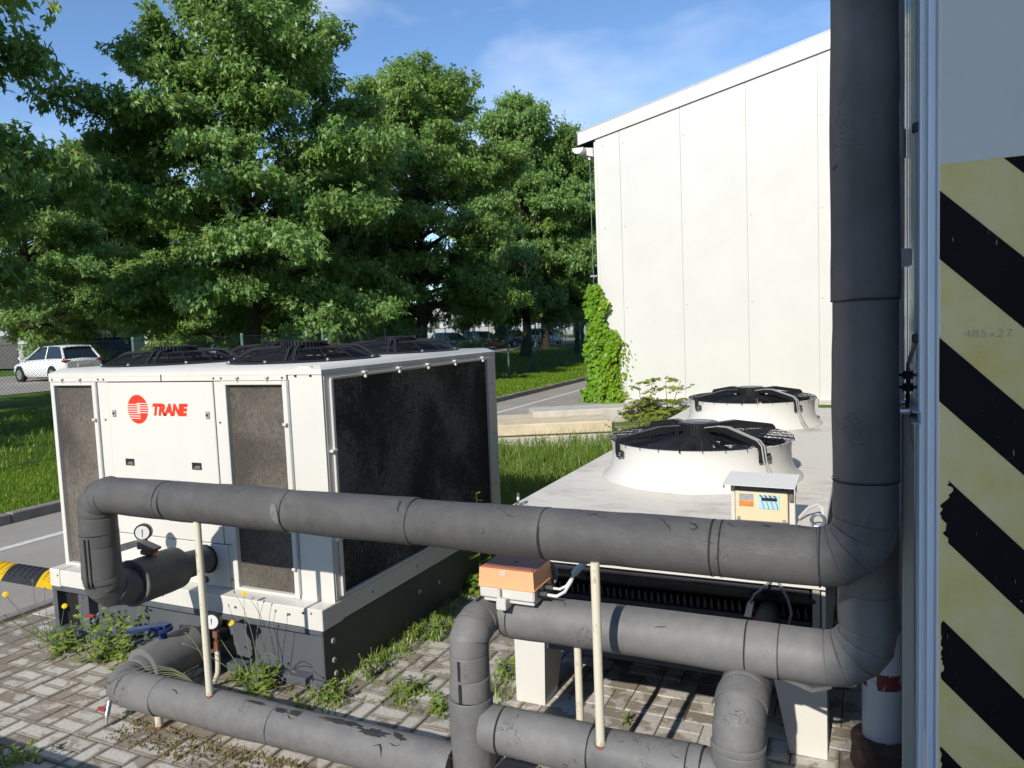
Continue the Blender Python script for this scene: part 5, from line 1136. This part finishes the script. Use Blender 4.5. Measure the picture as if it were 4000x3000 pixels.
weed('leafy_weed', (-2.60, 3.06), 10, .10, .12, 'low weed patch on the paving behind the lowest pipe', 'weed', .05, nleaf=8, seed=9)
weed('leafy_weed', (-1.74, 3.62), 10, .16, .12, 'weed tuft between the standpipe and the left leg', 'weed', .05, nleaf=8, seed=10)
weed('leafy_weed', (-3.56, 2.03), 12, .14, .12, 'shaded leafy weed in the lower left picture corner', 'weed', .055, nleaf=8, seed=12)
weed('tall_leafy_plant', (-2.60, 4.86), 2, .80, .03, 'single tall plant with long toothed leaves left of the actuator', 'plant', .15, nleaf=12, seed=13)
weed('leafy_weed', (-2.56, 4.78), 12, .18, .10, 'pale tuft at the foot of the tall toothed plant', 'weed', .10, nleaf=5, seed=14)
weed('leafy_weed', (-1.07, 3.36), 3, .12, .04, 'tiny sprig on the sunlit paving right of the thin post', 'weed', .03, nleaf=6, seed=15)
def flower_plant(loc, stems, label):
    t = thing('flowering_weed', (loc[0], loc[1], -.012), label, 'flower'); s_ = MB()
    for k, pts in enumerate(stems):
        P = [Vector(p) for p in pts['p']]; C = []
        for i in range(9):
            f = i / 8
            C.append(P[0] * (1 - f) ** 2 + P[1] * 2 * f * (1 - f) + P[2] * f * f)
        part('stem', MB().tube(C, [.0028 * (1 - .5 * i / 8) for i in range(9)], 4), 'stem', t)
        d = (C[-1] - C[-2]).normalized()
        if pts.get('f'):
            n_ = Vector(pts.get('n', (.2, -.5, .8))).normalized(); _, u_, v_ = frame(n_); q = MB(); r_ = pts['f']
            q.add([C[-1] + n_ * .006] + [C[-1] + (u_ * math.cos(a) + v_ * math.sin(a)) * (r_ if i % 2 == 0 else r_ * .86) for i, a in enumerate([6.2832 * j / 28 for j in range(28)])], [(0, i + 1, (i + 1) % 28 + 1) for i in range(28)])
            q.cyl(C[-1] - n_ * .014, C[-1] - n_ * .001, .005, .010, n=8)
            part('flower_head', q, 'flower', t, 0)
        else: part('bud', MB().cyl(C[-1], C[-1] + d * .014, .0055, .003, n=6), 'stem', t)
B = (-3.04, 3.0, 0)
flower_plant(B, [dict(p=(B, (-3.12, 3.0, .3), (-3.139, 3.05, .520)), f=.016, n=(.3, -.9, .3)), dict(p=(B, (-3.15, 2.98, .2), (-3.205, 3.0, .360)), f=.021), dict(p=(B, (-3.30, 2.95, .30), (-3.36, 2.95, .50))), dict(p=(B, (-3.10, 3.05, .3), (-3.03, 3.08, .47))), dict(p=(B, (-2.98, 2.9, .36), (-2.70, 2.92, .20))), dict(p=(B, (-2.92, 2.92, .42), (-2.76, 2.95, .16))), dict(p=(B, (-2.94, 3.02, .3), (-2.92, 3.05, .44))), dict(p=(B, (-3.0, 3.0, .35), (-3.2, 3.04, .52))), dict(p=(B, (-3.06, 3.04, .2), (-2.99, 3.06, .36))), dict(p=(B, (-3.2, 2.85, .25), (-3.34, 2.80, .30)))], 'thin-stemmed plant with two yellow flower heads in front of the brown coil')
B = (-4.72, 2.98, 0)
flower_plant(B, [dict(p=(B, (-4.62, 2.96, .18), (-4.561, 2.95, .305)), f=.017, n=(.5, -.6, .5)), dict(p=(B, (-4.86, 2.84, .26), (-4.90, 2.80, .393)), f=.018, n=(.6, -.6, .4)), dict(p=(B, (-4.8, 2.8, .2), (-4.78, 2.72, .30))), dict(p=(B, (-4.95, 2.85, .18), (-5.12, 2.8, .22))), dict(p=(B, (-4.9, 2.9, .22), (-5.0, 2.86, .36))), dict(p=(B, (-4.7, 2.9, .25), (-4.66, 2.9, .42))), dict(p=(B, (-4.8, 2.9, .25), (-4.86, 2.95, .43)))], 'straggly plant with two small yellow flowers at the left foot of the chiller')
B = (-3.0, 2.68, 0)
flower_plant(B, [dict(p=(B, (-3.12, 2.60, .46), (-3.46 + .02 * k, 2.42 + .01 * (k % 3), .24 - .028 * k)) ) for k in range(7)] + [dict(p=(B, (-3.1, 2.75, .3), (-3.32, 2.80, .36)))], 'dry arching stems draped over the bend of the lowest pipe')

# ------------------------------------------------------------------ ivy and shrub
iv = thing('climbing_ivy', (-5.85, 17.4, 0), 'bright green ivy climbing the left corner of the white shed', 'ivy')
g = np.random.default_rng(21); n = 5200; z = g.uniform(-.02, 1, n) ** 1.15 * 2.85
wl_ = np.interp(z, [0, .4, 1.0, 1.5, 1.9, 2.4, 2.85], [.48, .40, .33, .30, .26, .20, .05]); xo = np.interp(z, [0, 1, 2, 2.85], [-5.80, -5.83, -5.88, -5.94]) + .02
u_ = g.uniform(-1, 1, n); P = np.stack([xo + u_ * wl_, SY - .10 - .20 * np.sqrt(np.maximum(0, 1 - u_ ** 2)) * g.uniform(.3, 1, n) * np.interp(z, [0, 2.85], [1.2, .6]), z], 1)
P += g.normal(0, .035, P.shape) * np.array([1, .5, 1]); bulge = .10 * np.sin(z * 5.1 + 1) + .06 * np.sin(z * 11.3); P[:, 0] += np.where(u_ > .3, bulge, -bulge * .6)
left_ = u_ < -.25; P[left_, 1] += g.uniform(0, .5, left_.sum())
am = 420; za = g.uniform(1.30, 1.78, am); xa_ = -5.62 + g.uniform(0, .42, am) * (1 - np.abs(za - 1.55) / .4); P = np.concatenate([P, np.stack([xa_, SY - .05 - g.uniform(0, .14, am), za - .25 * (xa_ + 5.55)], 1)])
nd = 420; zt_ = g.uniform(.05, 1.4, nd); xt = -5.45 + g.exponential(.10, nd); P = np.concatenate([P, np.stack([np.minimum(xt, -4.95), SY - .03 - g.uniform(0, .03, nd), zt_ + .3 * (xt + 5.45)], 1)])
n = len(P); D = np.stack([g.normal(0, .5, n), g.normal(-.35, .3, n), g.normal(-.8, .3, n)], 1); Nn = np.stack([g.normal(0, .4, n), -np.ones(n), g.normal(.55, .3, n)], 1)
sz = np.where(P[:, 0] > -5.38, .055, .115) * g.uniform(.45, 1.35, n)
V, F, r = leaves(P - np.array([-5.85, 17.4, 0]), D, Nn, sz, np.clip(g.normal(.5, .22, n) + (P[:, 0] + 5.8) * .5, 0, 1), np.array([(0, 0, 0), (.35, .42, -.02), (1, 0, -.12), (.35, -.42, -.02)]), SIMPLE_F)
npobj('foliage', npmesh('foliage', V, F, r, 'ivy'), iv)
q = MB()
for k in range(9): q.tube([(-5.88 + .03 * k, SY - .03, 0), (-5.86 + .03 * k + R.uniform(-.1, .1), SY - .03, 1.2), (-5.9 + R.uniform(-.06, .1), SY - .04, 2.5)], .007, 4)
q.tube([(-5.4, SY - .02, 1.55), (-5.1, SY - .02, 1.30), (-5.02, SY - .02, 1.05)], .005, 4); part('stems', q, 'stem', iv)
shb = thing('locust_shrub', (-3.22, 12.2, 0), 'feathery young shrub with small oval leaflets in front of the shed', 'shrub'); rr = random.Random(9); st = MB(); P, D, N_, Sz = [], [], [], []
for k in range(17):
    a = rr.uniform(0, 6.28); hh = rr.uniform(.40, .70) if k > 3 else rr.uniform(.80, 1.05); b = Vector((-3.22 + rr.gauss(0, .20), 12.2 + rr.gauss(0, .15), 0)); tip = b + Vector((math.cos(a) * .22 + (.16 if k < 4 else 0), math.sin(a) * .2, hh)); st.tube([b, (b + tip) / 2 + Vector((0, 0, .10)), tip], [.012, .008, .003], 5)
    for j in range(6):
        f = .35 + .65 * j / 5; p = b + (tip - b) * f + Vector((0, 0, .20 * f * (1 - f))); an = rr.uniform(0, 6.28); dd = Vector((math.cos(an), math.sin(an), rr.uniform(-.1, .6))).normalized(); L = rr.uniform(.18, .30); st.tube([p, p + dd * L * .5 + Vector((0, 0, .02)), p + dd * L - Vector((0, 0, .03))], .003, 3, False)
        sd = dd.cross(Vector((0, 0, 1))).normalized(); tl = rr.uniform(-.7, .7)
        for i in range(5):
            for s_ in (-1, 1): P.append(tuple(p + dd * (L * (i + 1) / 5))); D.append(tuple(sd * s_ + dd * rr.uniform(.1, .6) + Vector((0, 0, rr.uniform(-.5, .1))))); N_.append((rr.gauss(0, .4), -.4 + rr.gauss(0, .4), .8 + tl * .3)); Sz.append(rr.uniform(.075, .12))
part('stems', st, 'stem', shb); P = np.array(P)
V, F, r = leaves(P - np.array([-3.22, 12.2, 0]), np.array(D), np.array(N_), np.array(Sz), np.clip(g.normal(.5, .25, len(P)), 0, 1), np.array([(0, 0, 0), (.5, .30, 0), (1, 0, -.05), (.5, -.30, 0)]), SIMPLE_F); npobj('foliage', npmesh('foliage', V, F, r, 'shrub'), shb)
weed('low_bush', (-2.95, 11.1), 80, .55, .55, 'low round bush at the foot of the feathery shrub', 'bush', .09, 'shrub', 14, 16)
weed('low_bush', (-27, 24), 90, 1.2, 1.2, 'sunlit bush beside the rear of the white car', 'bush', .28, 'ivy', 12, 17)
weed('low_bush', (-24.6, 46), 90, 1.3, 1.0, 'yellow-green bush in front of the parked blue car', 'bush', .28, 'ivy', 12, 18)

# ------------------------------------------------------------------ cars
def car(x, y, head, col, label, L=4.35, Wd=1.80, H=1.50, glass_h=.56, group='parked cars beyond the trees'):
    z0 = float(hgt(x, y)) + .03; t = thing('parked_car', (x, y, z0), label, 'car', group); t.rotation_euler = (0, 0, math.radians(head)); ROOT[t.name] = Vector((0, 0, 0))
    pm = carpaint('car_paint', col); hw = Wd / 2; zb = H - glass_h
    ST = [(-.50, .78, .50, zb - .14), (-.485, .90, .34, zb - .04), (-.42, .985, .24, zb), (-.30, 1, .20, zb + .01), (0, 1, .20, zb - .02), (.18, 1, .20, zb - .05), (.30, .99, .20, zb - .11), (.42, .95, .22, zb - .20), (.48, .86, .28, zb - .30), (.50, .74, .38, zb - .38)]
    q = MB(); n = 11
    for f, w, lo, hi in ST:
        w *= hw; q.v += [(f * L, a * w, lo + (hi - lo) * b) for a, b in ((-.86, 0), (-.97, .16), (-1, .5), (-.965, .86), (-.86, .985), (0, 1.04), (.86, .985), (.965, .86), (1, .5), (.97, .16), (.86, 0))]
    q.f = [(i * n + j, i * n + j + 1, (i + 1) * n + j + 1, (i + 1) * n + j) for i in range(len(ST) - 1) for j in range(n - 1)] + [tuple(range(n)), tuple((len(ST) - 1) * n + j for j in range(n))] + [(i * n, i * n + n - 1, (i + 1) * n + n - 1, (i + 1) * n) for i in range(len(ST) - 1)]
    body = part('body', q, pm, t, 50)
    bx = (-.475, -.40, -.36, .02, .24); 
    lo = [(-.475 * L, .84 * hw), (.245 * L, .84 * hw)]; hi_ = [(-.375 * L, .66 * hw), (.02 * L, .66 * hw)]
    zB, zT = zb - .03, H - .045
    c = [(lo[0][0], -lo[0][1], zB), (lo[1][0], -lo[1][1], zB - .03), (lo[1][0], lo[1][1], zB - .03), (lo[0][0], lo[0][1], zB), (hi_[0][0], -hi_[0][1], zT), (hi_[1][0], -hi_[1][1], zT), (hi_[1][0], hi_[1][1], zT), (hi_[0][0], hi_[0][1], zT)]
    gl = part('windows', MB().add(c, [(0, 1, 5, 4), (1, 2, 6, 5), (2, 3, 7, 6), (3, 0, 4, 7), (4, 5, 6, 7)]), 'glass', t, 0)
    rf = MB(); rs = [(-.41, .62, -.04), (-.385, .66, .012), (-.25, .68, .04), (-.05, .67, .03), (.03, .63, -.03)]
    for f, w, dz in rs: rf.v += [(f * L, a * w * hw, zT + dz + b) for a, b in ((-1.03, -.03), (-.9, .012), (0, .03), (.9, .012), (1.03, -.03))]
    rf.f = [(i * 5 + j, i * 5 + j + 1, (i + 1) * 5 + j + 1, (i + 1) * 5 + j) for i in range(4) for j in range(4)]; part('roof', rf, pm, t, 60)
    for s_ in (0, 3):
        sg = -1 if s_ == 0 else 1
        for a, b, r_ in ((c[s_], c[4 + s_], .055), (c[1 if s_ == 0 else 2], c[5 if s_ == 0 else 6], .035)): part('pillar', MB().cyl(a, b, r_, r_ * .8, 6), pm, t)
        mx0 = -.14 * L; part('pillar', MB().cyl((mx0 - .02, sg * .848 * hw, zB), (mx0 - .02, sg * .672 * hw, zT), .028, n=5), pm, t)
        part('mirror', MB().box(.20 * L, .235 * L, sg * hw * 1.0 - .02, sg * hw * 1.0 + .14 * sg + .02 if sg > 0 else sg * hw + .02, zb - .02, zb + .11, .02) if sg > 0 else MB().box(.20 * L, .235 * L, -hw - .16, -hw + .02, zb - .02, zb + .11, .02), pm, t)
        part('tail_light', MB().box(-.498 * L, -.455 * L, sg * .60 * hw if sg > 0 else -.93 * hw, sg * .93 * hw if sg > 0 else -.60 * hw, zb - .17, zb - .07, .02), 'taillight', t)
        part('head_light', MB().box(.455 * L, .487 * L, .52 * hw if sg > 0 else -.80 * hw, .80 * hw if sg > 0 else -.52 * hw, zb - .38, zb - .27, .02), 'headlight', t)
        for f in (-.30, .31):
            wx = f * L; yy = sg * (hw - .10); wh = part('wheel', MB().cyl((wx, yy - .1, .31), (wx, yy + .11, .31), .315, n=22, rad=.03), 'tyre', t)
            part('rim', MB().cyl((wx, yy + sg * .112, .31), (wx, yy + sg * .122, .31), .21, n=18), 'rim', wh)
            part('wheel_arch', MB().cyl((wx, sg * (hw - .03), .33), (wx, sg * (hw + .003), .33), .365, n=22), 'tyre', t)
    part('number_plate', MB().box(-.507 * L, -.50 * L, -.26, .26, .62, .73), 'white', t)
    part('rear_bumper', MB().box(-.505 * L, -.47 * L, -.72 * hw, .72 * hw, .34, .46, .02), 'tyre', t)
    return t
car(-32.0, 21.3, 174, (.80, .80, .78), 'white hatchback behind the fence at the far left', 4.3, 1.8, 1.52, .54, 'cars in view')
for x, y, hd, c_, lab in ((-29.6, 52.0, -28, (.03, .07, .11), 'dark blue parked car nearest the lawn'), (-28.7, 55.6, -28, (.30, .02, .03), 'red parked car beside the dark blue one'), (-27.6, 59.4, -28, (.02, .022, .03), 'black parked car right of the red one'), (-26.6, 63.4, -28, (.62, .62, .60), 'pale parked car at the right end of the row'),
        (-38.0, 49.5, -28, (.60, .62, .64), 'silver parked car above the rear roof fan'), (-42.5, 51.0, -28, (.16, .25, .40), 'light blue parked car between the front fan motors'), (-46.5, 50.0, -28, (.05, .10, .25), 'navy parked car behind the oak trunk'), (-51.5, 49.5, -28, (.70, .70, .68), 'white parked car above the left fan motor'), (-36.5, 55.5, -28, (.10, .11, .12), 'grey parked car behind the silver one')):
    car(x, y, hd, c_, lab)

# ------------------------------------------------------------------ far buildings, container
fb = thing('long_white_building', (-48, 120, .1), 'long low white building far behind the trees', 'building')
part('wall', MB().box(-125, -26, 118, 130, .1, 6.4), 'farwhite', fb); part('plinth', MB().box(-125.2, -25.8, 117.9, 118, .1, .9), 'blockgrey', fb); part('roof', MB().box(-125.6, -25.4, 117.4, 130.6, 6.4, 6.8), 'rooftile', fb)
for k in range(26):
    w0 = part('window', MB().box(-124 + 3.75 * k, -122 + 3.75 * k, 117.93, 118.02, 2.0, 4.6), 'glass', fb); part('frame', MB().box(-123.06 + 3.75 * k, -122.94 + 3.75 * k, 117.90, 117.935, 2.0, 4.6), 'farwhite', w0)
gb = thing('low_grey_shed', (-70, 36, .5), 'low grey shed at the far left behind the white car', 'building')
part('wall', MB().box(-92, -52, 34, 42, .3, 3.3), 'blockgrey', gb); part('roof', MB().box(-92.4, -51.6, 33.6, 42.4, 3.3, 3.6), 'rooftile', gb)
for k in range(8): part('door', MB().box(-90 + 4.6 * k, -87.4 + 4.6 * k, 33.93, 34.01, .3, 2.7), 'rooftile', gb)
ct = thing('blue_container', (-38, 26.5, .5), 'dark blue steel container behind the white car', 'container')
q = MB().box(-41, -36, 26, 28.4, .5, 2.2, .03); part('box_shell', q, 'containerblue', ct)
for k in range(18): part('side_rib', MB().box(-40.8 + .265 * k, -40.68 + .265 * k, 25.96, 26.0, .62, 2.1), 'containerblue', ct)

# ------------------------------------------------------------------ behind the photographer: unseen blockers sized to cast the foreground shade
plat = struct('loading_platform', MB().box(-9, .6, -12.0, 1.43, -.05, .46, .02), 'concrete')
rh = thing('rear_shade_block', (9, -14, 0), 'unseen hall-sized block added behind the photographer to shade the riser and striped panel', 'building')  # added blocker, placed and sized for the shade it throws
part('wall', MB().box(-.53, 22, -20, -12, 0, 14), 'blockgrey', rh); part('roof', MB().box(-.55, 22.2, -20.2, -11.97, 14, 14.3), 'rooftile', rh)
